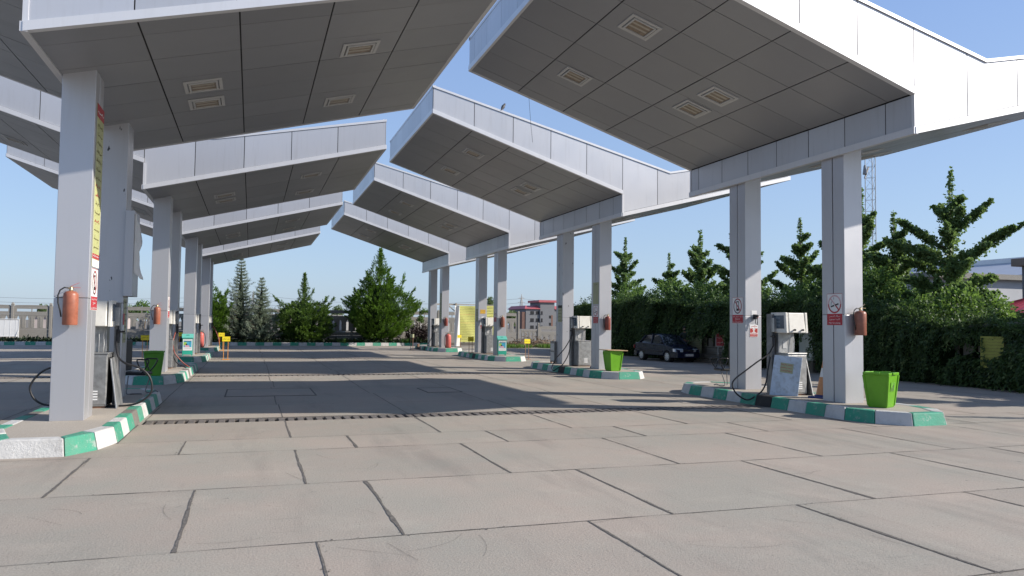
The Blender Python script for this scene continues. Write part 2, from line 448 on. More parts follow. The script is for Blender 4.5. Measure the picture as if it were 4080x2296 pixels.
# grit and chipped edges beside the joints
for k in range(900):
    ri = rnd.randrange(1, 6); ya, yb, off = rows[ri]; xs = special.get(ri) or [off + 2.1*j for j in range(-2, 6)]
    if rnd.random() < 0.65: x = rnd.choice(xs) + rnd.gauss(0, 0.022); y = rnd.uniform(ya, yb)
    else: x = rnd.uniform(-4, 11); y = ya + rnd.gauss(0, 0.016)
    r_ = rnd.uniform(0.003, 0.011); m = rnd.randint(4, 6); a0 = rnd.random()*6
    jt.add([(x + r_*rnd.uniform(0.6,1.3)*math.cos(a0+2*PI*j/m), y + r_*rnd.uniform(0.6,1.3)*math.sin(a0+2*PI*j/m), 0.0047) for j in range(m)], [tuple(range(m))], 0, rnd.random())
# strip beside the drains outside the grated length
for yd in DR:
    pv.quad((X0,yd,0), (-9.5,yd,0), (-9.5,yd+DW,0), (X0,yd+DW,0), 0, 0.4)
    pv.quad((9.9,yd,0), (X1,yd,0), (X1,yd+DW,0), (9.9,yd+DW,0), 0, 0.6)
    pv.quad((-3.2,yd,0), (-1.55,yd,0), (-1.55,yd+DW,0), (-3.2,yd+DW,0), 0, 0.6)
struct(pv.build('paved_yard', M['paving']), 'worn concrete slab paving of the forecourt')
struct(jt.build('paving_joints', M['joint']), 'gritty joints between the slabs')
pit = MB()
for yd in DR:
    for xa, xb in ((-9.5,-3.2), (-1.55,9.9)):
        pit.quad((xa,yd,-0.2), (xb,yd,-0.2), (xb,yd+DW,-0.2), (xa,yd+DW,-0.2))
        pit.quad((xa,yd,-0.2), (xb,yd,-0.2), (xb,yd,0.0), (xa,yd,0.0))
        pit.quad((xa,yd+DW,-0.2), (xb,yd+DW,-0.2), (xb,yd+DW,0.0), (xa,yd+DW,0.0))
        for x in (xa, xb):
            pit.quad((x,yd,-0.2), (x,yd+DW,-0.2), (x,yd+DW,0.0), (x,yd,0.0))
struct(pit.build('drain_channel', M['pit']), 'dark channels under the gratings')
names = ['nearest', 'second', 'third', 'fourth']
for i, yd in enumerate(DR):
    for xa, xb, lane in ((-1.55, 9.9, 'middle'), (-9.5, -3.2, 'left')):
        b = MB(); n = int((xb-xa)/0.152)
        for k in range(n):
            x = xa + (xb-xa)*(k+0.5)/n; r = rnd.uniform(-0.006, 0.006)
            b.box(x-0.047+r, x+0.047+r, yd+0.035, yd+DW-0.035, -0.05, -0.006+rnd.uniform(-0.003,0.002), 0, rnd.random())
        b.box(xa, xb, yd+0.004, yd+0.035, -0.05, -0.004); b.box(xa, xb, yd+DW-0.035, yd+DW-0.004, -0.05, -0.004)
        o = b.build('drain_grate', M['grate'], bevel=0.004 if i == 0 else 0)
        tag(o, f'rusty drain grating across the {lane} lane, {names[i]} one from the front', 'drain grate', 'drain gratings across the lanes')
# access covers in the middle lane
for i, (x, y, sx, sy) in enumerate(((4.32, 18.15, 0.42, 0.62), (0.45, 18.3, 0.95, 0.95))):
    t = thing('access_cover', ['square tank access cover in the shade, right of the two', 'wide square tank access cover in the shade, left of the two'][i], 'access cover', (x, y, 0), 0, 'tank access covers in the middle lane')
    f = MB()
    for a in ((-sx,sx,-sy,-sy+0.03), (-sx,sx,sy-0.03,sy), (-sx,-sx+0.03,-sy+0.03,sy-0.03), (sx-0.03,sx,-sy+0.03,sy-0.03)):
        f.box(*a, 0.001, 0.008)
    f.build('frame', M['joint'], t)
    p = MB(); p.box(-sx+0.034, sx-0.034, -sy+0.034, sy-0.034, 0.001, 0.006, 0, 0.2); p.build('lid', M['paving'], t)

# ------------------------------------------------------------------ pump islands
def island(row, i, front_green):
    hw = 0.885 if row == 'R' else 0.772
    L2 = 3.53 if row == 'R' else 3.65
    y0, y1 = -L2, L2
    c = [(0.36, 0.0), (hw-0.14, 0.44), (hw, 1.0)]
    out = [(-hw, y0+1.0), (-hw+0.14, y0+0.44), (-0.36, y0), (0.36, y0), (hw-0.14, y0+0.44), (hw, y0+1.0)]
    # right side, back end, left side
    out += [(hw, y1-1.0), (hw-0.14, y1-0.44), (0.36, y1), (-0.36, y1), (-hw+0.14, y1-0.44), (-hw, y1-1.0)]
    t = thing('pump_island', island_label[(row, i)], 'pump island', (XC[row], CY[row] + D*i, 0), 0, 'pump islands with striped kerbs')
    # blocks along the outline
    segs = []
    yd = 13.28 + D*i - (CY[row] + D*i)      # drain passes here
    def side(p, q):
        n = 10; r = []
        L_ = q[1]-p[1]
        for k in range(n):
            a = (p[0], p[1]+L_*k/n); b = (p[0], p[1]+L_*(k+1)/n); r.append((a, b))
        return r
    edges = []
    for k in range(12):
        p, q = out[k], out[(k+1) % 12]
        if k in (5, 11): edges += side(p, q)
        else: edges.append((p, q))
    # alternate from the front edge (index 2)
    b = MB(); ins = 0.055
    ctr = Vector((0, 0, 0))
    def inset(p, d):
        x, y = p
        sx = 1 if x > 0 else -1; sy = 1 if y > 0 else -1
        k = d
        return (x - sx*k*(1 if abs(x) > 0.4 else 0.45), y - sy*k*(1 if abs(y) > L2-0.5 else (0.5 if abs(y) > L2-1.01 else 0)))
    for k, (p, q) in enumerate(edges):
        green = ((k-2) % 2 == 0) == front_green
        mid = (Vector((*p,0)) + Vector((*q,0)))/2
        m = 0 if green else 1
        if abs(mid.y - yd) < 0.27 and abs(mid.x) > hw-0.1: m = 3 if row == 'R' else 2
        pi, qi = inset(p, ins), inset(q, ins)
        pj, qj = inset(p, ins+0.17), inset(q, ins+0.17)
        pk, qk = inset(p, 0.3), inset(q, 0.3)
        jz = rnd.uniform(-0.004, 0.004)
        e = 0.004
        dv = (Vector((*q,0)) - Vector((*p,0))).normalized()*e
        def sh(a, s): return (a[0] + s*dv.x, a[1] + s*dv.y)
        P, Q, PI_, QI_, PJ, QJ = sh(p,1), sh(q,-1), sh(pi,1), sh(qi,-1), sh(pj,1), sh(qj,-1)
        z = KH + jz
        b.add([(*P,-0.02), (*Q,-0.02), (*QJ,-0.02), (*PJ,-0.02), (*PI_,z), (*QI_,z), (*QJ,z), (*PJ,z)],
              [(0,1,5,4), (1,2,6,5), (3,0,4,7), (2,3,7,6), (4,5,6,7), (0,3,2,1)], m, rnd.random())
    b.build('kerb', [M['kerb_g'], M['kerb_w'], M['kerb_raw'], M['kerb_dark']], t, bevel=0.018, seg=2, fix=True)
    d = MB(); top = [inset(p, ins+0.165) for p in out]
    d.poly([(x, y, 0.0) for x, y in top], (0, 0, KH-0.008))
    d.build('deck', M['deck'], t)
    return t
island_label = {('R',0): 'nearest right island, green kerb block at its front and a lime bin on it', ('R',1): 'second island of the right row, with the board-topped lime bin',
    ('R',2): 'third island of the right row, with the teal charity box', ('R',3): 'farthest island of the right row, with a large red extinguisher standing on it',
    ('L',0): 'nearest left island, white kerb blocks at its front, cut by the picture edge', ('L',1): 'second island of the left row, behind the dark green bin',
    ('L',2): 'third island of the left row, with the teal charity box', ('L',3): 'farthest island of the left row, with a pink-red extinguisher standing on it'}
for i in range(4):
    island('R', i, True)
    island('L', i, i > 0)

# ------------------------------------------------------------------ canopies
XT_L, XT_R, XV = -5.83, 6.03, 1.62
def zl(x): return 5.55 - 0.3215*x                 # underside of the raised left wing
def zr(x): return 4.88 + 0.2535*x                 # underside of the right wing, from the beam
def zt(x): return 6.27 + (XV-x)*0.249 if x < XV else 6.27 + (x-XV)*0.20
WY = 6.95
def make_canopy(label):
    t = thing('canopy', label, 'canopy', (0,0,0), 0, 'butterfly canopies over the pumps')
    prof = [(0, zr(0)), (XT_R, zr(XT_R)), (XT_R, zt(XT_R)), (XV, zt(XV)), (XT_L, zt(XT_L)), (XT_L, zl(XT_L)), (0, zl(0))]
    # dark inner shell seen through the panel joints
    s = MB(); s.poly([(x, 0.012, z) for x, z in prof], (0, WY-0.024, 0))
    s.build('inner_shell', M['gap'], t, fix=True)
    # roof
    r = MB()
    for a, b in ((XT_L, XV), (XV, XT_R)):
        r.add([(a,0.03,zt(a)+0.004), (b,0.03,zt(b)+0.004), (b,WY-0.03,zt(b)+0.004), (a,WY-0.03,zt(a)+0.004)], [(0,1,2,3)])
    r.build('roof_sheet', M['roof'], t)
    GX, GY = 0.011, 0.006
    ys = [0.02] + [0.55 + k for k in range(6)] + [6.5, WY-0.02]
    # right soffit (from the beam) and left soffit
    xr = [0.02, 1.21, 2.4, 3.6, 4.8, XT_R-0.02]
    xl = [-0.02, -1.29, -2.42, -3.54, -4.67, XT_L+0.02]
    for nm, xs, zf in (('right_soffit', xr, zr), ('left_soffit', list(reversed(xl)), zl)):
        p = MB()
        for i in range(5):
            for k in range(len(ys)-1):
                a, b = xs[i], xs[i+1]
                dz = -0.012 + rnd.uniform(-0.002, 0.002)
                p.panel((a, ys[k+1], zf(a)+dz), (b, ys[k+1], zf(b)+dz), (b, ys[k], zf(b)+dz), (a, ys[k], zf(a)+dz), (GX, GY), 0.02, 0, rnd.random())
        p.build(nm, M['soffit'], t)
    # fascias, front and rear
    lip = 0.10
    xf = [XT_L, -4.64, -3.48, -2.32, -1.18, 0.0, 1.18, 2.36, 3.54, 4.74, XT_R]
    for nm, y, sgn in (('front_fascia', 0.0, 1), ('rear_fascia', WY, -1)):
        p = MB()
        for i in range(10):
            a, b = xf[i], xf[i+1]; zf = zl if b <= 0.001 else zr
            e = 0.0
            q = [(a, y, zf(a)+lip), (b, y, zf(b)+lip), (b, y, zt(b)), (a, y, zt(a))]
            if a < XV < b:   # the valley falls inside this panel: split its top edge
                zm = zt(XV)
                for (xa, xb, cc) in ((a, XV, 0), (XV, b, 1)):
                    pass
                vs = [(a+0.009, y, zf(a)+lip+0.009), (b-0.009, y, zf(b)+lip+0.009), (b-0.009, y, zt(b)-0.004), (XV, y, zm-0.004), (a+0.009, y, zt(a)-0.004)]
                tt = rnd.random()
                p.poly(vs, (0, 0.02*sgn, 0), 0, tt)
                continue
            if sgn < 0: q = [q[1], q[0], q[3], q[2]]
            p.panel(*q, (0.009, 0.009), 0.02, 0, rnd.random())
        # lower lip and top capping, in trim
        yo = y - 0.03*sgn; yi = y + 0.07*sgn
        for a, b, zf in ((XT_L-0.01, 0.0, zl), (0.0, XT_R+0.01, zr)):
            ya, yb = sorted((yo, yi))
            z0 = -0.018
            p.hexa([(a,ya,zf(a)+z0), (b,ya,zf(b)+z0), (b,yb,zf(b)+z0), (a,yb,zf(a)+z0)], [(a,ya,zf(a)+lip), (b,ya,zf(b)+lip), (b,yb,zf(b)+lip), (a,yb,zf(a)+lip)], 1, 0.6)
        for a, b in ((XT_L-0.02, XV), (XV, XT_R+0.02)):
            ya, yb = sorted((y - 0.022*sgn, y + 0.10*sgn))
            p.hexa([(a,ya,zt(a)), (b,ya,zt(b)), (b,yb,zt(b)), (a,yb,zt(a))], [(a,ya,zt(a)+0.06), (b,ya,zt(b)+0.06), (b,yb,zt(b)+0.06), (a,yb,zt(a)+0.06)], 1, 0.5)
        # end cover strip of the beam box
        ya, yb = sorted((y - 0.012*sgn, y + 0.05*sgn))
        p.box(-0.012, 0.05, ya, yb, zr(0)+lip, zl(0)-0.02, 1, 0.6)
        p.build(nm, [M['panel'], M['trim']], t, fix=True)
    # wing ends
    for nm, x, zf, sgn in (('left_wing_end', XT_L, zl, -1), ('right_wing_end', XT_R, zr, 1)):
        p = MB()
        for k in range(len(ys)-1):
            a, b = ys[k], ys[k+1]
            xp = x + sgn*0.013
            q = [(xp, a, zf(x)+lip), (xp, b, zf(x)+lip), (xp, b, zt(x)), (xp, a, zt(x))]
            if sgn < 0: q = [q[1], q[0], q[3], q[2]]
            p.panel(*q, (0.005, 0.005), 0.02, 0, rnd.random())
        xa, xb = sorted((x + 0.03*sgn, x - 0.06*sgn))
        p.box(xa, xb, 0.0, WY, zf(x)-0.02, zf(x)+lip, 1, 0.6)
        xa, xb = sorted((x + 0.02*sgn, x - 0.08*sgn))
        p.box(xa, xb, 0.0, WY, zt(x)-0.001, zt(x)+0.061, 1, 0.6)
        p.build(nm, [M['panel'], M['trim']], t, fix=True)
    # beam face under the raised wing
    p = MB()
    yb_ = [0.05, 0.62, 1.6, 2.59, 3.58, 4.57, 5.57, 6.57, WY-0.05]
    for k in range(8):
        p.panel((-0.004, yb_[k+1], zr(0)+lip), (-0.004, yb_[k], zr(0)+lip), (-0.004, yb_[k], zl(0)-0.015), (-0.004, yb_[k+1], zl(0)-0.015), (0.009, 0.006), 0.02, 0, rnd.random())
    p.box(-0.035, 0.05, -0.02, WY+0.02, zr(0)-0.02, zr(0)+lip, 1, 0.6)
    p.build('beam_face', [M['panel'], M['trim']], t, fix=True)
    # ceiling lights
    def fitting(u, y, zf, sl):
        n = Vector((sl, 0, -1)).normalized(); ex = Vector((1, 0, sl)).normalized(); ey = Vector((0,1,0))
        c = Vector((u, y, zf(u))) + n*0.014
        def P(a, b, o): return c + ex*a + ey*b + n*o
        f = MB(); H = 0.30
        for h_, w_, o0, o1 in ((H, 0.055, 0.0, 0.018), (H-0.075, 0.03, 0.0, 0.034)):
            for sx0, sx1, sy0, sy1 in ((-h_, h_, -h_, -h_+w_), (-h_, h_, h_-w_, h_), (-h_, -h_+w_, -h_+w_, h_-w_), (h_-w_, h_, -h_+w_, h_-w_)):
                f.hexa([P(sx0,sy0,o1), P(sx1,sy0,o1), P(sx1,sy1,o1), P(sx0,sy1,o1)], [P(sx0,sy0,o0), P(sx1,sy0,o0), P(sx1,sy1,o0), P(sx0,sy1,o0)])
        fo = f.build('light_fitting', M['lampframe'], t)
        l = MB(); k = H-0.10
        l.hexa([P(-k,-k,0.012), P(k,-k,0.012), P(k,k,0.012), P(-k,k,0.012)], [P(-k,-k,0), P(k,-k,0), P(k,k,0), P(-k,k,0)], 0)
        for yy in (-0.10, 0.03):
            l.hexa([P(-k+0.02,yy,0.016), P(k-0.03,yy,0.016), P(k-0.03,yy+0.055,0.016), P(-k+0.02,yy+0.055,0.016)], [P(-k+0.02,yy,0.011), P(k-0.03,yy,0.011), P(k-0.03,yy+0.055,0.011), P(-k+0.02,yy+0.055,0.011)], 1)
        l.build('lens', [M['lampglass'], M['lamptube']], fo)
    for u, y in ((1.80, 3.08), (1.80, 4.12), (4.20, 2.16), (4.20, 5.26)): fitting(u, y, zr, 0.2535)
    for u, y in ((-4.09, 1.99), (-4.09, 4.86), (-1.85, 2.96), (-1.85, 3.91)): fitting(u, y, zl, -0.3215)
    return t
def make_column(t, y0, mt):
    c = MB(); x0, x1 = 0.06, 0.4855; W_ = 0.597
    zs = [0.0, 1.72, 5.2]
    for za, zb in ((0.0, 1.716), (1.722, 5.2)):
        tt = rnd.random()
        c.box(x0, x1, y0, y0+W_/2-0.012, za, zb, 0, tt); c.box(x0, x1, y0+W_/2+0.012, y0+W_, za, zb, 0, tt)
    c.box(x0+0.02, x1-0.02, y0+0.02, y0+W_-0.02, 0.001, 5.19, 1)
    return c.build('column', [mt, M['gap']], t, bevel=0.007)
can_label = {('R',0): 'nearest canopy of the right row, front fascia dazzling white in the sun', ('R',1): 'second canopy of the right row, just behind the sunlit one',
    ('R',2): 'third canopy of the right row, with a bird-free edge above the yellow cloth banner', ('R',3): 'farthest canopy of the right row, above the round green cypress',
    ('L',0): 'nearest canopy of the left row, its shaded soffit filling the top of the picture', ('L',1): 'second canopy of the left row, its fascia just under the nearest soffit',
    ('L',2): 'third canopy of the left row, between two similar ones', ('L',3): 'farthest canopy of the left row, in front of the grey spruce'}
can_label[('R',2)] = 'third canopy of the right row, between the second and the farthest one'
proto = make_canopy(can_label[('R',0)])
CAN = {}
for row in ('R', 'L'):
    for i in range(4):
        o = proto if (row, i) == ('R', 0) else copy_tree(proto)
        dz = 0.13 if (row, i) == ('L', 0) else 0.0
        o.location = (XB[row], YF[row] + D*i, dz)
        tag(o, can_label[(row, i)], 'canopy', 'butterfly canopies over the pumps')
        CAN[(row, i)] = o
for (row, i), o in CAN.items():
    for far, y0 in ((0, 1.71), (1, 4.767)):
        chip = (row, i, far) in (('R',1,1), ('L',0,1))
        c = make_column(o, y0, M['column_chip'] if chip else M['column'])
        if chip: part_label(c, 'column with small dark scars of torn stickers')
        if o.location.z: c.location.z = -o.location.z; c.scale.z = (5.2+0.13)/5.2
    # columns stand on the island deck
    for ch in o.children:
        if ch.name.startswith('column'):
            k = (5.2 + o.location.z - (KH-0.01))/5.2
            ch.scale.z = k; ch.location.z = KH - 0.01 - o.location.z
# ------------------------------------------------------------------ lettering
AR = {'ا':(0xFE8D,0xFE8E),'آ':(0xFE81,0xFE82),'ب':(0xFE8F,0xFE90,0xFE91,0xFE92),'پ':(0xFB56,0xFB57,0xFB58,0xFB59),'ت':(0xFE95,0xFE96,0xFE97,0xFE98),
 'ج':(0xFE9D,0xFE9E,0xFE9F,0xFEA0),'ح':(0xFEA1,0xFEA2,0xFEA3,0xFEA4),'خ':(0xFEA5,0xFEA6,0xFEA7,0xFEA8),'د':(0xFEA9,0xFEAA),'ر':(0xFEAD,0xFEAE),'ز':(0xFEAF,0xFEB0),
 'س':(0xFEB1,0xFEB2,0xFEB3,0xFEB4),'ش':(0xFEB5,0xFEB6,0xFEB7,0xFEB8),'ع':(0xFEC9,0xFECA,0xFECB,0xFECC),'غ':(0xFECD,0xFECE,0xFECF,0xFED0),'ف':(0xFED1,0xFED2,0xFED3,0xFED4),
 'ق':(0xFED5,0xFED6,0xFED7,0xFED8),'ک':(0xFB8E,0xFB8F,0xFB90,0xFB91),'گ':(0xFB92,0xFB93,0xFB94,0xFB95),'ل':(0xFEDD,0xFEDE,0xFEDF,0xFEE0),'م':(0xFEE1,0xFEE2,0xFEE3,0xFEE4),
 'ن':(0xFEE5,0xFEE6,0xFEE7,0xFEE8),'و':(0xFEED,0xFEEE),'ه':(0xFEE9,0xFEEA,0xFEEB,0xFEEC),'ی':(0xFBFC,0xFBFD,0xFBFE,0xFBFF),'ط':(0xFEC1,0xFEC2,0xFEC3,0xFEC4)}
def shape_fa(s):
    out = []
    for i, ch in enumerate(s):
        if ch not in AR: out.append(ch); continue
        f = AR[ch]
        prev = i > 0 and s[i-1] in AR and len(AR[s[i-1]]) == 4
        nxt = i+1 < len(s) and s[i+1] in AR and len(f) == 4
        out.append(chr(f[3] if prev and nxt else f[1] if prev else f[2] if nxt else f[0]))
    return ''.join(reversed(out))
_glyphs = {}
def glyph_mesh(s):
    if s in _glyphs: return _glyphs[s]
    c = bpy.data.curves.new('lettering', 'FONT'); c.body = s; c.resolution_u = 2; c.fill_mode = 'BOTH'
    o = bpy.data.objects.new('lettering', c); COL.objects.link(o)
    dg = bpy.context.evaluated_depsgraph_get()
    me = bpy.data.meshes.new_from_object(o.evaluated_get(dg))
    vs = [(v.co.x, v.co.y) for v in me.vertices]; fs = [list(p.vertices) for p in me.polygons]
    bpy.data.objects.remove(o); bpy.data.curves.remove(c); bpy.data.meshes.remove(me)
    xs = [v[0] for v in vs] or [0]; ys = [v[1] for v in vs] or [0]
    _glyphs[s] = (vs, fs, min(xs), max(xs), min(ys), max(ys))
    return _glyphs[s]

class Flat:
    """flat printed work in a local x-z frame that faces -y; layer = height above the board"""
    def __init__(s): s.mb = MB()
    def P(s, x, z, k): return (x, -0.0015*k, z)
    def rect(s, x0, x1, z0, z1, k=1, m=0):
        s.mb.quad(s.P(x0,z0,k), s.P(x1,z0,k), s.P(x1,z1,k), s.P(x0,z1,k), m); return s
    def ring(s, cx, cz, r0, r1, k=1, m=0, n=28, sx=1.0, a0=0, a1=2*PI):
        vs = []; fs = []
        for i in range(n+1):
            a = a0 + (a1-a0)*i/n
            vs += [s.P(cx+sx*r0*math.cos(a), cz+r0*math.sin(a), k), s.P(cx+sx*r1*math.cos(a), cz+r1*math.sin(a), k)]
        for i in range(n): fs.append((2*i, 2*i+1, 2*i+3, 2*i+2))
        s.mb.add(vs, fs, m); return s
    def stroke(s, p, q, w, k=1, m=0):
        p = Vector((p[0],0,p[1])); q = Vector((q[0],0,q[1])); d = (q-p).normalized(); n = Vector((-d.z,0,d.x))*w/2
        s.mb.quad(*[s.P(v.x, v.z, k) for v in (p-n, q-n, q+n, p+n)], m); return s
    def text(s, t, cx, cz, w, h, k=2, m=0, fa=True):
        vs, fs, x0, x1, y0, y1 = glyph_mesh(shape_fa(t) if fa else t)
        sc = min(w/(x1-x0), h/(y1-y0)); sx = min(w/(x1-x0), sc*1.5)
        s.mb.add([s.P(cx+(x-(x0+x1)/2)*sx, cz+(y-(y0+y1)/2)*sc, k) for x, y in vs], fs, m); return s
    def scrawl(s, x0, x1, z, h, k=2, m=0, seed=0):
        """a line of writing too small to read: irregular joined pen strokes with dots"""
        r = random.Random(seed); x = x1
        while x > x0 + h*0.4:
            wl = r.uniform(1.2, 4.0)*h; xe = max(x0, x-wl); px = x; pz = z
            while px > xe:
                nx = px - r.uniform(0.25, 0.5)*h; nz = z + r.choice((0, 0, 0.15, -0.2, 0.5, 0.05))*h*0.8
                s.stroke((px, pz), (nx, nz), h*0.20, k, m); px, pz = nx, nz
            if r.random() < 0.6:
                dx = r.uniform(xe, x); dz = z + r.choice((-0.5, 0.55))*h
                s.rect(dx-h*0.11, dx+h*0.11, dz-h*0.09, dz+h*0.09, k, m)
            x = xe - r.uniform(0.2, 0.6)*h
        return s
    def build(s, name, mats, parent): return s.mb.build(name, mats, parent)
def board(t, w, h, th, m, name='board', bevel=0.002):
    b = MB(); b.box(-w/2, w/2, 0, th, -h/2, h/2); return b.build(name, m, t, bevel=bevel)

FACE_L, FACE_R, FACE_F = -PI/2, PI/2, 0.0     # sign looks to -x, +x, -y
G_sign = 'safety signs stuck on the columns'
def sign_no_smoking(label, loc, rot, s=1.0, w=0.405, h=0.60):
    t = thing('no_smoking_sign', label, 'sign', loc, rot, G_sign)
    board(t, w, h, 0.006, M['white'])
    f = Flat(); f.rect(-w/2+0.008, w/2-0.008, -h/2+0.008, -h/2+0.215*h/0.6, 1, 0)
    for a in ((-w/2, w/2, h/2-0.007, h/2), (-w/2, w/2, -h/2, -h/2+0.007), (-w/2, -w/2+0.007, -h/2, h/2), (w/2-0.007, w/2, -h/2, h/2)): f.rect(*a, 1, 0)
    f.build('red_panel', M['ink_red'], t)
    cz = h*0.165; R = w*0.43; rr = R
    p = Flat(); p.ring(0, cz, R*0.84, R, 2, 0, 32, 1, PI, 2*PI); p.ring(0, cz, R*0.84, R, 2, 1, 20, 1, 0, PI)
    p.stroke((-R*0.62, cz+R*0.62), (R*0.05, cz-R*0.05), R*0.15, 2, 1); p.stroke((R*0.05, cz-R*0.05), (R*0.62, cz-R*0.62), R*0.15, 2, 0)
    p.build('prohibition_ring', [M['ink_red'], M['faded_pink']], t)
    c = Flat(); c.stroke((-R*0.55, cz-R*0.28), (R*0.62, cz+R*0.02), R*0.15, 3, 0); c.stroke((-R*0.02, cz-R*0.145), (R*0.08, cz-R*0.12), R*0.15, 3.3, 1)
    c.stroke((-R*0.52, cz-R*0.08), (-R*0.48, cz+R*0.22), R*0.10, 3, 2); c.stroke((-R*0.5, cz+R*0.2), (-R*0.3, cz+R*0.3), R*0.10, 3.2, 2); c.stroke((-R*0.12, cz+R*0.5), (-R*0.1, cz+R*0.75), R*0.10, 3, 2)
    c.build('cigarette_symbol', [M['ink'], M['white'], M['signgrey']], t)
    x = Flat(); z0 = -h/2
    x.text('سیگار کشیدن', 0, z0+h*0.285, w*0.72, h*0.075, 2); x.text('اکیدا ممنوع', 0, z0+h*0.175, w*0.66, h*0.075, 2); x.text('No Smoking', 0, z0+h*0.065, w*0.86, h*0.062, 2, fa=False)
    x.build('lettering', M['white'], t)
    return t
M['faded_pink'] = paint('faded_ring', (0.62, 0.40, 0.42), 0.5)
def sign_no_phone(label, loc, rot, w=0.405, h=0.60):
    t = thing('no_phone_sign', label, 'sign', loc, rot, G_sign)
    board(t, w, h, 0.006, M['white'])
    f = Flat(); f.rect(-w/2+0.008, w/2-0.008, -h/2+0.008, -h/2+h*0.33, 1, 0)
    for a in ((-w/2, w/2, h/2-0.006, h/2), (-w/2, -w/2+0.006, -h/2, h/2), (w/2-0.006, w/2, -h/2, h/2)): f.rect(*a, 1, 0)
    f.build('red_panel', M['ink_red'], t)
    cz = h*0.165; R = min(w*0.44, h*0.29); e = 0.88
    p = Flat(); p.ring(0, cz, R*0.86, R, 2, 1, 32, e); p.ring(0, cz, R*0.86, R, 2.2, 0, 20, e, -1.2, 1.9); p.stroke((-R*0.55, cz+R*0.62), (R*0.55, cz-R*0.62), R*0.14, 2.4, 0)
    p.build('prohibition_ring', [M['ink_red'], M['ink_maroon']], t)
    c = Flat(); a = R*0.26; b = R*0.62
    for q in ((-a, a, b-0.02, b), (-a, a, -b, -b+0.05), (-a, -a+0.016, -b, b), (a-0.016, a, -b, b)): c.rect(q[0], q[1], cz+q[2], cz+q[3], 1.6, 0)
    c.build('phone_symbol', M['ink'], t)
    x = Flat(); z0 = -h/2
    x.text('استفاده از تلفن همراه', 0, z0+h*0.265, w*0.92, h*0.06, 2); x.text('ممنوع', 0, z0+h*0.165, w*0.42, h*0.075, 2); x.text('Use of Mobile Phone', 0, z0+h*0.055, w*0.9, h*0.05, 2, fa=False)
    x.build('lettering', M['white'], t)
    return t
M['ink_maroon'] = paint('dark_maroon_print', (0.10, 0.02, 0.03), 0.55)
xl = XR - 0.006
sign_no_smoking('large red and white no smoking sign on the nearest right column', (xl, 11.885, 1.955), FACE_L)
sign_no_phone('crossed-out mobile phone sign on the rear column of the nearest right canopy', (xl, 14.965, 1.975), FACE_L)
sign_no_smoking('no smoking sign under a blank dull notice on a right column', (xl, 22.605, 1.95), FACE_L, w=0.36, h=0.57)
sign_no_smoking('small distant no smoking sign on the column behind the teal charity box', (xl, 33.37, 1.99), FACE_L, w=0.34, h=0.56)
xr_ = XL + 0.4255 + 0.006
sign_no_phone('phone ban sign seen edge-on under the tall yellow poster of the nearest left column', (xr_, 12.14+0.29, 2.03), FACE_R, w=0.46, h=0.60)
sign_no_phone('narrow phone ban sign on the second left column, beside its hanging extinguisher', (xr_, 23.05, 1.95), FACE_R, w=0.44, h=0.58)

# tall poster on the nearest left column
t = thing('tall_poster', 'tall yellow poster of Persian notices on the nearest left column', 'poster', (xr_, 12.43, 3.52), FACE_R)
board(t, 0.52, 2.34, 0.004, M['poster_y'])
f = Flat(); f.rect(-0.26, 0.26, 0.98, 1.17, 1, 0); f.build('red_heading', M['ink_red'], t); f = Flat(); f.rect(-0.26, 0.26, -1.05, -0.98, 1, 0); f.build('red_footer', M['ink_red'], t)
f = Flat(); f.rect(-0.26, 0.26, -1.17, -1.06, 1, 0); f.rect(-0.26, -0.245, -1.06, 0.98, 1, 0); f.rect(0.245, 0.26, -1.06, 0.98, 1, 0); f.build('white_border', M['white'], t)
f = Flat()
for k in range(15):
    f.scrawl(-0.17, 0.17, 0.86-0.125*k, 0.07, 2, 1 if k in (7, 8, 11) else 0, k)
f.scrawl(-0.2, 0.2, 1.06, 0.09, 2, 2, 77); f.scrawl(-0.2, 0.2, -1.015, 0.04, 2, 2, 78)
f.build('lettering', [M['ink_soft'], M['ink_red'], M['white']], t)

# blank notice, sticker strips, small notices
def notice(name, label, cat, loc, rot, w, h, bm, rows=0, ink=None, th=0.005, seed=1, pad=0.1, head=None):
    t = thing(name, label, cat, loc, rot)
    board(t, w, h, th, bm)
    if head is not None:
        f = Flat(); f.rect(-w/2, w/2, h/2-head[0], h/2, 1, 0); f.build('heading', head[1], t)
    if rows:
        f = Flat()
        for k in range(rows):
            f.scrawl(-w/2*(1-pad), w/2*(1-pad), h/2 - h*(k+0.5)/rows, h/rows*0.5, 2, 0, seed*31+k)
        f.build('lettering', ink, t)
    return t
notice('blank_notice', 'dull yellow-grey notice above the no smoking sign on a right column', 'notice', (xl, 22.605, 2.63), FACE_L, 0.42, 0.70, M['poster_dull'])
f = Flat(); f.scrawl(-0.1, 0.1, 0.27, 0.05, 2, 0, 9)
f.build('lettering', M['ink_soft'], bpy.data.objects['blank_notice'])
notice('sticker_strip', 'strip of yellowish stickers with a black header on the scarred right column', 'stickers', (xl, 25.63, 2.0), FACE_L, 0.36, 0.60, M['poster_dull'], 5, M['ink'], seed=3, head=(0.1, M['ink']))
notice('sticker_strip', 'strip of stickers on the left face of the rear column near the orange notice', 'stickers', (xl, 36.4, 2.02), FACE_L, 0.34, 0.62, M['poster_dull'], 5, M['ink'], seed=4)
notice('sticker_strip', 'long strip of stickers on the farthest right front column', 'stickers', (xl, 44.03, 2.5), FACE_L, 0.40, 1.75, M['poster_dull'], 14, M['ink_soft'], seed=5)
yfr = 11.63 + 3.057
notice('orange_notice', 'small orange notice on the column behind the charity box pump', 'notice', (10.72, yfr+2*D-0.006, 2.20), FACE_F, 0.27, 0.20, M['amber'], 3, M['ink_soft'], seed=6)
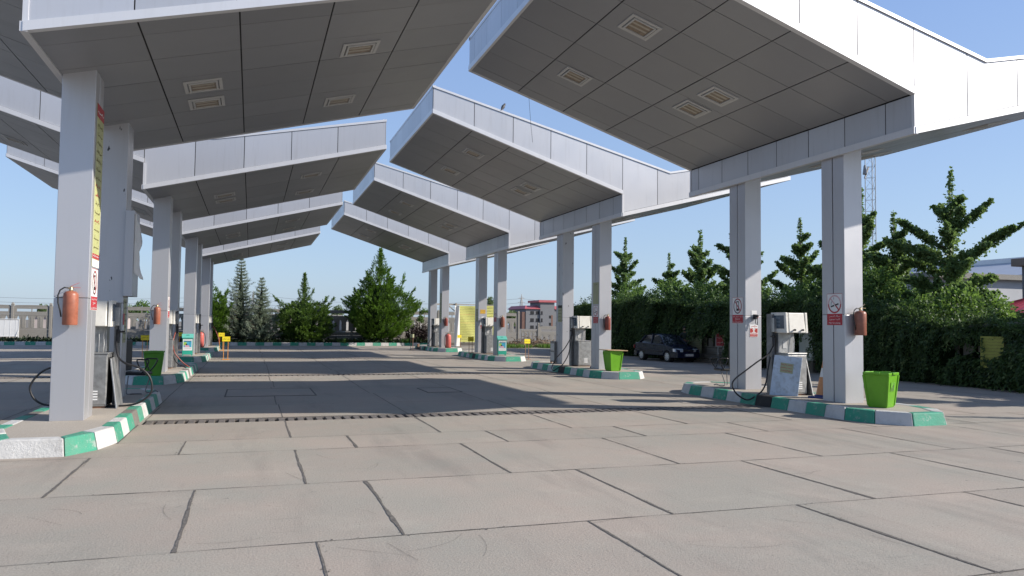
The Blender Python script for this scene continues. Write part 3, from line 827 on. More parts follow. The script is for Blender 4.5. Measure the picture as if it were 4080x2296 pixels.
def red_notice(label, loc, s=1.0):
    t = thing('red_notice', label, 'notice', loc, FACE_F, 'red nozzle notices')
    board(t, 0.22*s, 0.28*s, 0.004, M['white'])
    f = Flat(); f.rect(-0.1*s, 0.1*s, -0.045*s, 0.055*s, 1); f.rect(-0.1*s, 0.1*s, -0.13*s, -0.06*s, 1); f.scrawl(-0.09*s, 0.09*s, 0.1*s, 0.05*s, 1, 0, 5)
    f.build('red_panel', M['red'], t)
    f = Flat(); f.rect(-0.016*s, 0.016*s, -0.03*s, 0.03*s, 2); f.ring(0, 0.02*s, 0, 0.035*s, 2, 0, 14, 1.0, 0, PI); f.rect(-0.05*s, 0.05*s, -0.04*s, -0.028*s, 2); f.scrawl(-0.08*s, 0.08*s, -0.085*s, 0.03*s, 2, 0, 2); f.scrawl(-0.08*s, 0.08*s, -0.112*s, 0.018*s, 2, 0, 3)
    f.build('symbol', M['white'], t)
    return t
red_notice('red and white notice below the holster on the nearest right rear column', (10.72, yfr-0.006, 1.515))
red_notice('red notice below the holster on the distant column with the orange notice', (10.715, yfr+2*D-0.006, 1.49))
def holster(label, loc, g='nozzle holsters on the columns'):
    t = thing('nozzle_holster', label, 'nozzle holster', loc, 0, g)
    b = MB(); b.box(-0.07, 0.07, -0.006, -0.001, -0.02, 0.13); b.build('plate', M['white'], t)
    b = MB(); b.box(-0.035, 0.035, -0.10, -0.0062, -0.06, 0.045); b.box(-0.015, 0.015, -0.16, -0.10, -0.01, 0.03); b.build('bracket', M['black'], t, bevel=0.008)
    b = MB(); b.tube([(0.0,-0.07,-0.05), (-0.02,-0.08,-0.13), (-0.015,-0.10,-0.18), (0.02,-0.10,-0.19), (0.03,-0.09,-0.12), (0.03,-0.08,-0.05)], 0.009, 8); b.build('trigger_guard', M['black'], t, smooth=True)
    b = MB(); b.box(0.036, 0.075, -0.06, -0.0064, -0.04, 0.03); b.build('red_cap', M['red'], t, bevel=0.006)
    return t
holster('black nozzle holster with white plate on the nearest right rear column', (10.73, yfr, 1.84))
holster('black nozzle holster on the distant column with the orange notice', (10.715, yfr+2*D, 1.83))

# boxed sign frame with torn banner on the nearest left rear column
yc = 13.5+0.4-0.415+1.2
t = thing('sign_box', 'shallow grey box fixed to the nearest left rear column', 'sign box', (XL+0.4255+0.075, 15.40, 2.78), 0)
b = MB(); b.box(-0.07, 0.07, -0.36, 0.36, -0.76, 0.76); b.box(0.0705, 0.074, -0.33, 0.33, -0.73, 0.73); b.build('casing', M['column'], t, bevel=0.01)
def cloth(nu, nv, fn):
    vs = [fn(i/nu, j/nv) for j in range(nv+1) for i in range(nu+1)]
    fs = [(j*(nu+1)+i, j*(nu+1)+i+1, (j+1)*(nu+1)+i+1, (j+1)*(nu+1)+i) for j in range(nv) for i in range(nu)]
    b = MB(); b.add(vs, fs); return b
def torn(u, v):
    z = 0.70 - 1.02*v; wdt = 0.10 + 0.20*math.sin(PI*min(1, v*1.15))*(0.8+0.2*math.sin(9*v)) + 0.05*v
    k = noise.noise(Vector((u*2.2, v*4, 3)))
    return (0.078 + 0.10*u*v + 0.07*k*u + 0.03*math.sin(11*v+u*4)*u, -0.30 + wdt*u*1.5 + 0.06*math.sin(7*v)*u, z - 0.14*u*v + 0.05*k)
b = cloth(10, 22, torn); o = b.build('torn_banner', M['white'], None, smooth=True)
o.location = (XL+0.4255+0.075, 15.40, 2.78); md = o.modifiers.new('thick', 'SOLIDIFY'); md.thickness = 0.004
tag(o, 'torn white vinyl hanging off the grey box on the nearest left rear column', 'banner')
notice('sticker_strip', 'strip of old stickers under the grey box on the nearest left rear column', 'stickers', (xr_, 15.36, 1.58), FACE_R, 0.30, 0.78, M['poster_dull'], 7, M['ink'], seed=8)
notice('red_plate', 'small red and white plate behind the nearest left pump head', 'notice', (xr_+0.005, 15.20-0.02, 1.56), FACE_R, 0.16, 0.30, M['white'], head=(0.2, M['ink_red']))

# ------------------------------------------------------------------ fire extinguishers
def wall_extinguisher(label, x, y, zb, mt, hose_side=-1, r=0.095, h=0.47, lev=1):
    t = thing('fire_extinguisher', label, 'fire extinguisher', (x, y-r-0.012, zb), rnd.uniform(-0.4, 0.4), 'fire extinguishers hung on the columns')
    b = MB(); b.lathe([(r*0.94,0.0), (r,0.012), (r,h*0.86), (r*0.94,h*0.92), (r*0.72,h*0.97), (r*0.30,h*0.995), (r*0.22,h*1.0)], n=28); b.build('cylinder', mt, t, smooth='auto')
    b = MB(); b.lathe([(0.024,h), (0.026,h+0.02), (0.020,h+0.03), (0.020,h+0.055), (0.012,h+0.06)], n=12); b.tube([(-0.035,0,h+0.035), (0.03,0,h+0.035)], 0.011, 8); b.build('valve', M['brass'], t, smooth='auto')
    b = MB(); b.bar((-0.01,0,h+0.058), (0.10,0,h+0.115), 0.016, 0.005); b.build('lever', M['red'] if lev else M['brass'], t, bevel=0.002)
    b = MB(); b.bar((-0.01,0,h+0.048), (0.115,0,h+0.045), 0.016, 0.005); b.build('handle', M['red'] if lev else M['brass'], t, bevel=0.002)
    s = hose_side
    b = MB(); b.tube([(s*0.03,0,h+0.037), (s*0.08,0,h+0.042), (s*0.13,-0.005,h+0.005), (s*0.155,-0.01,h-0.07), (s*0.15,-0.01,h-0.17), (s*0.125,-0.01,h-0.27), (s*0.108,-0.01,h-0.36)], 0.010, 10); b.build('hose', M['black'], t, smooth=True)
    b = MB(); b.box(-0.03, 0.03, r*0.7, r+0.012, h*0.70, h*0.74); b.box(-0.03, 0.03, r*0.7, r+0.012, h*0.25, h*0.29); b.box(-0.02, 0.02, r+0.002, r+0.0119, h*0.28, h*0.71); b.build('bracket', M['steel_dark'], t)
    return t
yL = 12.04
wall_extinguisher('faded orange-red extinguisher on the nearest left column, front face', -2.352, yL, 1.52, M['ext_red'])
wall_extinguisher('brown-red extinguisher above the dark green bin on the second left column', -2.40, yL+D-0.02, 1.49, M['ext_red'], r=0.085)
wall_extinguisher('shade-darkened rusty extinguisher right of the large no smoking sign, nearest right column', 10.755, 11.63, 1.47, M['ext_rust_shaded'], r=0.105, h=0.46, lev=0)
wall_extinguisher('dark red extinguisher on the second right column above the board-topped bin', 10.755, 11.63+D, 1.45, M['ext_brown'], r=0.09, h=0.44, lev=0)
wall_extinguisher('shade-darkened rusty extinguisher on the column above the right charity box', 10.72, 11.63+2*D, 1.46, M['ext_rust_shaded'], r=0.09, lev=0)
wall_extinguisher('small dark red extinguisher hanging above the large one standing on the farthest right island', 10.74, 11.63+3*D, 1.46, M['ext_brown'], r=0.10, lev=0)
def floor_extinguisher(label, x, y, hose_side, bald=False):
    t = thing('floor_extinguisher', label, 'fire extinguisher', (x, y, KH-0.008), rnd.uniform(-0.3, 0.3), 'large extinguishers standing on the islands')
    r = 0.165; h = 0.80
    b = MB(); b.lathe([(r*0.9,0.05), (r,0.075), (r,h*0.84), (r*0.9,h*0.91), (r*0.6,h*0.97), (r*0.25,h)], n=28); b.build('cylinder', M['ext_pink'], t, smooth='auto')
    b = MB(); b.lathe([(r*0.93,0.0), (r*0.96,0.055), (r*0.9,0.06)], n=24); b.build('foot_ring', M['ext_brown'], t, smooth='auto')
    b = MB(); b.lathe([(0.03,h-0.005), (0.03,h+0.05), (0.018,h+0.06)], n=12); b.tube([(-0.20,0,h+0.07), (0.05,0,h+0.06)], 0.012, 8); b.build('valve', M['brass'], t, smooth='auto')
    b = MB(); b.tube([(0.07+0.05*math.cos(a), 0.0, h+0.055+0.05*math.sin(a)) for a in np.linspace(0, 2*PI, 15)], 0.009, 6); b.build('ring_handle', M['rust'], t, smooth=True)
    s = hose_side
    b = MB(); b.tube([(s*0.03,-0.02,h+0.03), (s*0.13,-0.04,h-0.01), (s*0.20,-0.05,h-0.12), (s*0.235,-0.06,h-0.35), (s*0.23,-0.06,h-0.58), (s*0.19,-0.08,0.10), (s*0.15,-0.12,0.03)], 0.015, 10); b.build('hose', M['black'], t, smooth=True)
    b = MB()
    for sx in (-1, 1):
        b.lathe([(0.055,-0.015), (0.055,0.015)], c=(sx*0.15, 0.09, 0.055), n=16, axis='X')
    b.build('wheel', M['rust'], t, smooth='auto')
    return t
floor_extinguisher('large pink-red extinguisher standing on the farthest right island', 10.78, 43.25, -1)
floor_extinguisher('large pink-red extinguisher standing on the farthest left island', -2.48, 43.45, 1)

# ------------------------------------------------------------------ bins, charity boxes, cone, bag
def bin_(label, x, y, rz, mt, lid=None, pict=True):
    t = thing('waste_bin', label, 'bin', (x, y, KH-0.008), rz, 'open plastic bins on the islands')
    h = 0.62; a, c = 0.155, 0.215
    b = MB()
    def ring(hw, z): return [(-hw,-hw,z), (hw,-hw,z), (hw,hw,z), (-hw,hw,z)]
    lv = [ring(a, 0), ring(a+0.008, 0.02), ring(c, h-0.05), ring(c+0.012, h-0.048), ring(c+0.014, h)]
    inn = [ring(c-0.004, h), ring(a-0.006, 0.03)]
    vs = sum(lv + inn, []); fs = [(3,2,1,0)]
    for k in range(len(lv)+len(inn)-1):
        for j in range(4):
            fs.append((4*k+j, 4*k+(j+1)%4, 4*k+4+(j+1)%4, 4*k+4+j))
    n = len(lv)+len(inn)-1; fs.append((4*n, 4*n+1, 4*n+2, 4*n+3))
    b.add(vs, fs); b.build('shell', mt, t, bevel=0.010, seg=2)
    b = MB()
    for sx in (-1, 1):
        for sy in (-1, 1):
            b.bar((sx*(a+0.004), sy*(a+0.004), 0.03), (sx*(c+0.002), sy*(c+0.002), h-0.05), 0.035)
    for q in range(4):
        Rm = Matrix.Rotation(q*PI/2, 4, 'Z'); e = MB(); e.box(-0.08, 0.08, -c-0.035, -c-0.010, h-0.035, h+0.004); b.merge(e, Rm)
    b.build('rib_and_grip', mt, t, bevel=0.006)
    if pict:
        f = Flat(); f.rect(-0.09, 0.09, 0.30, 0.46, 0, 0)
        f.ring(0.035, 0.43, 0, 0.016, 1, 1, 12); f.stroke((0.035,0.41), (0.02,0.35), 0.035, 1, 1); f.stroke((0.02,0.35), (0.045,0.31), 0.018, 1, 1); f.stroke((0.02,0.35), (0.0,0.31), 0.018, 1, 1); f.stroke((0.03,0.40), (-0.02,0.385), 0.014, 1, 1); f.rect(-0.06, -0.02, 0.31, 0.37, 1, 1)
        o = f.build('litter_pictogram', [M['pict_bg'], M['ink_soft2']], t); o.rotation_euler = (0, 0, 0); o.location = (0, -0.192, 0)
        o.rotation_euler = (math.atan2(c-a, h-0.07)*1.0, 0, 0); o.location = (0, -a-0.012+0.012*0, 0.0)
        o.location = (0.0, -0.165, -0.005)
    if lid:
        b = MB(); b.box(-0.33, 0.36, -0.30, 0.30, h+0.004, h+0.028, rot=Matrix.Rotation(0.03, 3, 'Y')); o = b.build('board', lid, None, bevel=0.004)
        o.location = t.location; o.rotation_euler = (0, 0, rz-0.1)
        tag(o, 'bare wooden board laid over the lime bin on the second right island', 'board')
    return t
M['pict_bg'] = paint('pictogram_ground', (0.13, 0.36, 0.03), 0.45); M['ink_soft2'] = paint('pictogram_ink', (0.06, 0.10, 0.03), 0.5)
bin_('bright lime bin on the nearest right island, open top, litter pictogram', 10.69, 10.97, 0.42, M['bin_green'])
bin_('lime bin under a wooden board on the second right island', 10.60, 21.55, 0.10, M['bin_green'], M['wood'], False)
bin_('dark green bin in the shade on the second left island', -2.30, 21.30, 0.12, M['bin_shaded'], None, False)
def charity(label, x, y, rz):
    t = thing('charity_box', label, 'charity box', (x, y, KH-0.008), rz, 'teal charity boxes')
    w, d = 0.19, 0.15; z0, z1, z2 = 0.06, 0.70, 0.87
    b = MB(); b.box(-w, w, -d, d, z0, z1); b.build('body', M['teal'], t, bevel=0.008)
    b = MB(); b.poly([(-w-0.025, -d-0.02, z1), (-w-0.025, d+0.02, z1), (-w-0.025, d+0.02, z2), (-w-0.025, d-0.05, z2), (-w-0.025, -d-0.02, z1+0.035)], (2*w+0.05, 0, 0)); b.build('sloped_top', M['teal_light'], t, bevel=0.006, fix=True)
    b = MB(); b.bar((-0.06, -0.02, z1+0.125), (0.06, -0.02, z1+0.125), 0.012, 0.012); b.build('coin_slot', M['ink'], t)
    b = MB()
    for sx in (-1, 1):
        for sy in (-1, 1): b.box(sx*w*0.85-0.015, sx*w*0.85+0.015, sy*d*0.8-0.015, sy*d*0.8+0.015, 0, z0)
    b.build('leg', M['teal'], t)
    f = Flat(); f.rect(-w+0.02, w-0.02, 0.22, 0.665, 1, 0)
    f.rect(-w+0.045, w-0.045, 0.35, 0.60, 2, 1); f.rect(-w+0.045, -0.02, 0.42, 0.55, 2.6, 2)
    f.ring(0.02, 0.52, 0, 0.06, 2.8, 1, 14); f.ring(-0.05, 0.40, 0, 0.055, 3, 3, 14); f.ring(0.03, 0.385, 0, 0.04, 3, 3, 12); f.ring(-0.04, 0.455, 0, 0.035, 3.2, 4, 12)
    f.stroke((-0.13, 0.585), (0.13, 0.585), 0.015, 3, 4)
    f.scrawl(-0.14, 0.14, 0.635, 0.03, 3, 5, 4); f.scrawl(-0.13, 0.13, 0.30, 0.025, 3, 5, 6); f.scrawl(-0.10, 0.13, 0.57, 0.03, 3.4, 4, 9)
    o = f.build('poster', [M['white'], M['art_blue'], M['art_green'], M['art_pink'], M['ink'], M['ink_soft']], t); o.location = (0, -d-0.001, 0)
    return t
charity('teal charity box on the third right island, in front of its column', 10.58, 32.62, -0.12)
charity('teal charity box on the third left island, beside the striped kerb', -2.36, 33.0, 0.08)
t = thing('traffic_cone', 'orange and white traffic cone on a blue base behind the nearest right column', 'traffic cone', (10.88, 12.60, KH-0.008), 0.3)
b = MB(); b.lathe([(0.175,0.07), (0.150,0.20), (0.105,0.42)], n=24); b.lathe([(0.068,0.60), (0.035,0.80), (0.03,0.83)], n=24); b.build('cone', M['cone'], t, smooth='auto')
b = MB(); b.lathe([(0.1045,0.42), (0.0685,0.60)], n=24); b.build('white_band', M['white'], t, smooth='auto')
b = MB(); b.box(-0.24, 0.24, -0.24, 0.24, 0.0, 0.035); b.lathe([(0.21,0.035), (0.19,0.07)], n=20); b.build('base', M['blue'], t, bevel=0.01)
# crumpled blue cloth by the second right pump
b = MB(); b.lathe([(0.09,0.0), (0.10,0.03), (0.085,0.07), (0.05,0.10), (0.01,0.11)], n=14)
b.v = [(x*(1+0.35*noise.noise(Vector((x*18,y*18,z*18)))), y*(1+0.35*noise.noise(Vector((x*18+5,y*18,z*18)))), z) for x, y, z in b.v]
o = b.build('crumpled_cloth', M['bag_blue'], None, smooth=True); o.location = (10.62, 23.05, KH-0.008)
tag(o, 'crumpled dark blue cloth on the deck beside the second right column', 'cloth')

# ------------------------------------------------------------------ yellow stand signs
def stand_sign(label, x, y, zb=0.0, rz=0.0, top=0.96, leg='orange', bm='yellow', turned=False):
    t = thing('stand_sign', label, 'sign', (x, y, zb), rz, 'yellow out of service signs on stands')
    h = 0.21; w = 0.31; zc = top - h/2
    b = MB(); b.box(-w/2, w/2, -0.006, 0.006, zc-h/2, zc+h/2); b.build('board', M[bm], t, bevel=0.003)
    for s in (-1, 1):
        b = MB(); b.box(s*0.085-0.011, s*0.085+0.011, 0.007, 0.024, 0.02, zc+h/2-0.03); b.build('leg', M[leg], t)
    b = MB(); b.box(-0.15, 0.15, -0.10, 0.13, 0.0, 0.022); b.build('base', M[leg], t, bevel=0.004)
    f = Flat(); f.text('غیر فعال', 0, zc, w*0.8, h*0.62, 1)
    for a in ((-w/2+0.006, w/2-0.006, zc+h/2-0.012, zc+h/2-0.007), (-w/2+0.006, w/2-0.006, zc-h/2+0.007, zc-h/2+0.012)): f.rect(*a, 0.8)
    o = f.build('lettering', M['ink'], t); o.location = (0, -0.006, 0)
    return t
stand_sign('yellow sign on an orange stand, nearer of the pair in the middle lane', -0.96, 33.95, 0, 0.1)
stand_sign('yellow sign on an orange stand, farther of the pair in the middle lane', -1.50, 44.5, 0, 0.1)
stand_sign('yellow sign in the left lane, half hidden by the second left column', -4.06, 34.4, 0, 0.1, 0.99)
stand_sign('yellow sign between two left columns, mostly hidden', -3.55, 45.0, 0, 0.1)
stand_sign('dull grey-yellow sign on thin rusty legs near the farthest right island', 9.06, 45.2, 0, 0.5, 0.95, 'rust', 'poster_dull')  # board in a duller colour than the other stands
stand_sign('yellow sign standing on the rear end of the third right island', 9.93, 35.4, KH-0.01, 0.25, 0.78, 'rust')
stand_sign('yellow sign in front of the white foot of the yellow banner', 13.6, 51.4, 0, 0.2, 0.83, 'rust')
stand_sign('yellow sign by the brush pile, right of the teal charity box', 12.04, 33.33, 0, 0.2, 0.93, 'rust')
# ------------------------------------------------------------------ fuel pumps
def smooth_path(pts, n=6):
    P = [Vector(p) for p in pts]; out = []
    for i in range(len(P)-1):
        p0 = P[max(i-1,0)]; p1 = P[i]; p2 = P[i+1]; p3 = P[min(i+2,len(P)-1)]
        for k in range(n):
            t = k/n
            out.append(0.5*((2*p1) + (p2-p0)*t + (2*p0-5*p1+4*p2-p3)*t*t + (3*p1-p0-3*p2+p3)*t**3))
    out.append(P[-1]); return out
def pump(label, row, i, hoses=(), left_door='shut', right_door='shut', lane=-1, label_note=False):
    x0, y0 = XC[row], CY[row] + D*i + 0.05
    z0 = KH - 0.008
    t = thing('fuel_pump', label, 'fuel pump', (x0, y0, z0), 0, 'fuel pumps between the columns')
    def Z(z): return z - z0
    w, d = 0.235, 0.29
    b = MB(); b.box(-w, w, -d, d, 0.03, Z(1.05)); b.box(-w-0.012, w+0.012, -d-0.012, d+0.012, Z(1.05)+0.001, Z(1.075)); b.build('cabinet', M['steel'], t, bevel=0.008)
    b = MB(); b.box(-w+0.02, w-0.02, -d+0.02, d-0.02, 0.0, 0.03); b.build('plinth', M['rust'], t)
    b = MB(); b.box(-w+0.012, w-0.012, -d-0.012, -d-0.001, 0.06, Z(1.02)); b.build('front_panel', M['steel'], t, bevel=0.005)
    b = MB()
    for k in range(4): b.box(-0.02, 0.11, -d-0.017, -d-0.012, 0.13+0.042*k, 0.152+0.042*k)
    b.build('vent', M['white'], t)
    for s, st in ((-1, left_door), (1, right_door)):
        b = MB()
        if st == 'shut':
            b.box(s*w+0.001 if s > 0 else s*w-0.016, s*w+0.016 if s > 0 else s*w-0.001, -d+0.02, d-0.02, 0.05, Z(1.02))
            b.build('side_door', M['steel_dark'], t, bevel=0.004)
        elif st == 'lean':
            lx = s*(w+(0.15 if row == 'L' else 0.07))
            # unhooked door: foot set out on the deck, head against the cabinet, a little askew
            if row == 'R' and s < 0:
                a = Vector((-w+0.09, -d-0.19, 0.0)); bb = Vector((-w-0.25, -d+0.26, 0.0)); top = Vector((-w+0.165, -d-0.245, Z(0.99))); tb = Vector((-w-0.165, -d+0.20, Z(1.03)))
            else:
                a = Vector((lx, -d-0.10, 0.0)); bb = Vector((lx, d-0.06, 0.0)); top = Vector((s*(w+0.02), -d+0.06, Z(0.98))); tb = Vector((s*(w+0.02), d-0.0, Z(1.0)))
            n = Vector((s*0.022, 0, 0)) if row == 'L' or s > 0 else Vector((-0.018, -0.014, 0))
            b.hexa([a, a+n, bb+n, bb] if s > 0 else [a+n, a, bb, bb+n], [top, top+n, tb+n, tb] if s > 0 else [top+n, top, tb, tb+n])
            o = b.build('loose_door', M['door_white'] if (row == 'R' and s < 0) else M['steel'], t, bevel=0.004, fix=True)
            part_label(o, 'unhooked door leaning against the cabinet')
            b = MB(); b.box(s*w if s < 0 else s*w-0.012+0.013, s*w+0.001 if s < 0 else s*w+0.002, -d+0.03, d-0.03, 0.05, Z(1.0))
            if not (row == 'R' and s < 0):
                b = MB(); sx0, sx1 = sorted((s*(w+0.0015), s*(w+0.004))); b.box(sx0, sx1, -d+0.03, d-0.03, 0.05, Z(1.0)); b.build('bay_dark_sheet', M['pit'], t)  # thin black sheet painted for the dark inside of the cabinet
            if row == 'R' and s < 0:
                f = MB(); c = (a+bb+top+tb)/4; ey = (top-a).normalized(); ex = Vector((0,-1,0)); ex = (ex - ey*ex.dot(ey)).normalized(); ex = (a-bb).normalized(); ex = (ex - ey*ex.dot(ey)).normalized(); nn = ex.cross(ey); nn = nn if nn.x < 0 else -nn
                cc = c + ey*0.16 + nn*0.026
                def Q(u, v, k): return cc + ex*u + ey*v + nn*k
                f.hexa([Q(-0.13,-0.10,0), Q(0.13,-0.10,0), Q(0.13,-0.10,0.004), Q(-0.13,-0.10,0.004)], [Q(-0.13,0.10,0), Q(0.13,0.10,0), Q(0.13,0.10,0.004), Q(-0.13,0.10,0.004)], 0)
                fl = Flat()
                for k in range(3): fl.scrawl(-0.11, 0.11, 0.06-0.06*k, 0.035, 2, 0, 40+k)
                for vx in range(len(fl.mb.v)):
                    u, _, v = fl.mb.v[vx]; fl.mb.v[vx] = tuple(Q(u, v, 0.006))
                f.merge(fl.mb, None, 1)
                f.build('paper_notice', [M['poster_dull'], M['ink_red']], t, fix=False)
    b = MB(); b.box(-w+0.01, w-0.07, 0.02, d-0.02, Z(1.075), Z(1.50)); b.build('neck', M['steel'], t, bevel=0.006)
    b = MB(); b.box(-0.12, -0.02, 0.012, 0.02, Z(1.16), Z(1.32)); b.build('service_plate', M['lampframe'], t, bevel=0.003)
    b = MB(); b.tube([(0.12,-0.02,Z(1.07)), (0.135,-0.03,Z(1.2)), (0.12,-0.01,Z(1.35)), (0.14,0,Z(1.5))], 0.007, 6); b.tube([(0.07,-0.10,Z(1.07)), (0.075,-0.11,Z(1.3)), (0.06,-0.1,Z(1.5))], 0.005, 6); b.build('cable', M['lampframe'], t, smooth=True)
    # head: tapering cream cover with a display housing at either side
    zb, zt_ = Z(1.49), Z(1.905); ya, yb = -d-0.02, d-0.05
    b = MB(); b.hexa([(-w+0.03,ya,zb), (w-0.03,ya,zb), (w-0.03,yb,zb), (-w+0.03,yb,zb)], [(-w+0.04,ya+0.05,zt_), (w-0.04,ya+0.05,zt_), (w-0.04,yb-0.03,zt_), (-w+0.04,yb-0.03,zt_)]); b.build('head', M['head_white'], t, bevel=0.018, seg=3)
    for s in (-1, 1):
        b = MB()
        xi, xo = s*(w-0.02), s*(w+0.035)
        q0 = [(min(xi,xo),ya+0.01,zb-0.004), (max(xi,xo),ya+0.01,zb-0.004), (max(xi,xo),yb-0.01,zb-0.004), (min(xi,xo),yb-0.01,zb-0.004)]
        q1 = [(x, y + (0.035 if y < 0 else -0.02), zt_+0.004) for x, y, z in q0]
        b.hexa(q0, q1); h_ = b.build('display_housing', M['head_white'], t, bevel=0.010)
        b = MB(); x = s*(w+0.0355); e = 0.002*s
        b.hexa([(x,ya+0.08,zb+0.085), (x+e,ya+0.08,zb+0.085), (x+e,yb-0.10,zb+0.085), (x,yb-0.10,zb+0.085)], [(x,ya+0.095,zt_-0.055), (x+e,ya+0.095,zt_-0.055), (x+e,yb-0.105,zt_-0.055), (x,yb-0.105,zt_-0.055)])
        for k in range(3):
            x2 = s*(w+0.0382)
            b.hexa([(x2,-0.10,zb+0.13+0.075*k), (x2+e*.4,-0.10,zb+0.13+0.075*k), (x2+e*.4,0.05,zb+0.13+0.075*k), (x2,0.05,zb+0.13+0.075*k)], [(x2,-0.10,zb+0.175+0.075*k), (x2+e*.4,-0.10,zb+0.175+0.075*k), (x2+e*.4,0.05,zb+0.175+0.075*k), (x2,0.05,zb+0.175+0.075*k)], 1)
        b.build('screen', [M['screen'], M['lcd']], h_, fix=True)
    for x in ((-0.09, 0.11) if row == 'R' else (0.02,)):
        b = MB(); b.lathe([(0.016,0.0), (0.016,0.03), (0.022,0.032), (0.022,0.05)], c=(0,0,0), n=12, axis='Y')
        b.v = [(x+p[0], ya-p[1]+0.012, zb+0.06+p[2]) for p in b.v]; b.build('lock', M['black'], t, fix=True)
    # nozzle post on the lane side
    s = lane; xa, xb_ = sorted((s*(w+0.02), s*(w+0.09)))
    b = MB(); b.box(xa, xb_, 0.10, d-0.01, 0.02, Z(1.88)); b.build('nozzle_post', M['steel_dark'], t, bevel=0.006)
    b = MB(); b.box(xa-0.012, xb_+0.012, 0.02, 0.099, Z(1.50), Z(1.80)); b.build('nozzle_boot', M['steel'], t, bevel=0.006)
    nx = s*(w+0.085)
    b = MB(); b.tube([(nx,0.06,Z(1.44)), (nx,0.05,Z(1.34)), (nx,0.04,Z(1.22))], [0.030,0.034,0.028], 10); b.tube([(nx,0.0,Z(1.40)), (nx-0.11*s*-1,0.0,Z(1.41))], 0.014, 8); b.tube([(nx,0.06,Z(1.44)), (nx,0.06,Z(1.56))], 0.012, 8); b.build('nozzle', M['black'], t, smooth='auto')
    for pts, r, mname in hoses:
        b = MB(); b.tube(smooth_path([(p[0]-x0, p[1]-y0, p[2]-z0) for p in pts]), r, 10); b.build('hose', M[mname], t, smooth=True)
    return t
def shift(pts, Y, dys=None): return [(x, Y + (dys[i] if dys else 0), z) for i, (x, z) in enumerate(pts)]
R1h = [(10.40,13.57,1.22), (10.24,13.55,1.03), (9.98,13.55,0.88), (9.70,13.58,0.69), (9.50,13.62,0.54), (9.43,13.64,0.42), (9.47,13.62,0.28), (9.57,13.58,0.17), (9.74,13.54,0.10), (9.93,13.50,0.20), (10.06,13.50,0.29), (10.17,13.52,0.46), (10.24,13.55,0.73), (10.34,13.6,1.0)]
pump('nearest right pump with a blue-white door leaning against it', 'R', 0, [(R1h, 0.016, 'black')], left_door='lean', right_door='lean')
R2h = [(10.40,24.28,1.40), (10.29,24.2,1.13), (10.08,24.2,0.79), (9.80,24.22,0.48), (9.67,24.25,0.22), (9.66,24.25,0.10), (9.74,24.25,0.06), (9.85,24.2,0.15), (10.03,24.2,0.27), (10.22,24.2,0.58), (10.32,24.25,0.92), (10.38,24.3,1.24)]
pump('second right pump, cream head and grey steel cabinet, hose looping to the kerb', 'R', 1, [(R2h, 0.016, 'black')])
pump('third right pump, beside the teal charity box column', 'R', 2, [])
R4h = [(10.44,45.7,1.40), (10.43,45.6,1.25), (10.34,45.55,0.8), (10.21,45.55,0.52), (10.05,45.5,0.27), (10.2,45.2,0.225), (10.5,45.0,0.225)]
pump('farthest right pump, hose running down beside the column', 'R', 3, [(R4h, 0.02, 'black')])
xo = 0.04
L1r = [(-2.07,13.97,1.30), (-2.06,13.90,1.19), (-2.03,13.8,1.07), (-1.98,13.75,0.97), (-1.88,13.7,0.9), (-1.70,13.7,0.84), (-1.57,13.7,0.74), (-1.50,13.7,0.6), (-1.50,13.7,0.44), (-1.60,13.7,0.32), (-1.76,13.7,0.245), (-1.99,13.72,0.225), (-2.2,13.74,0.225)]
L1l = [(-2.66,14.0,0.90), (-2.98,13.9,0.83), (-3.13,13.9,0.74), (-3.24,13.9,0.59), (-3.25,13.9,0.46), (-3.16,13.9,0.31), (-2.98,13.9,0.235), (-2.65,13.9,0.23)]
pump('nearest left pump with an unhooked steel door and a looping black hose', 'L', 0, [(L1r, 0.016, 'black'), (L1l, 0.016, 'black')], right_door='lean', lane=1)
L2h = [(-2.10,24.6,1.25), (-2.14,24.4,0.95), (-2.09,24.4,0.67), (-1.97,24.4,0.50), (-1.83,24.4,0.35), (-1.67,24.4,0.235)]
L2k = [(-2.12,24.5,0.60), (-2.08,24.45,0.45), (-1.98,24.4,0.33), (-1.85,24.35,0.27), (-1.75,24.2,0.225)]
pump('second left pump with a red hose trailing to the kerb', 'L', 1, [(L2h, 0.018, 'ext_brown'), (L2k, 0.014, 'black')], lane=1)
pump('third left pump, behind the teal charity box column', 'L', 2, [], lane=1)
L4h = [(-2.12,46.3,1.40), (-1.95,46.2,1.2), (-1.80,46.1,0.9), (-1.70,46.0,0.6), (-1.66,46.0,0.3)]
pump('farthest left pump, its red hose hanging free', 'L', 3, [(L4h, 0.022, 'ext_brown')], lane=1)

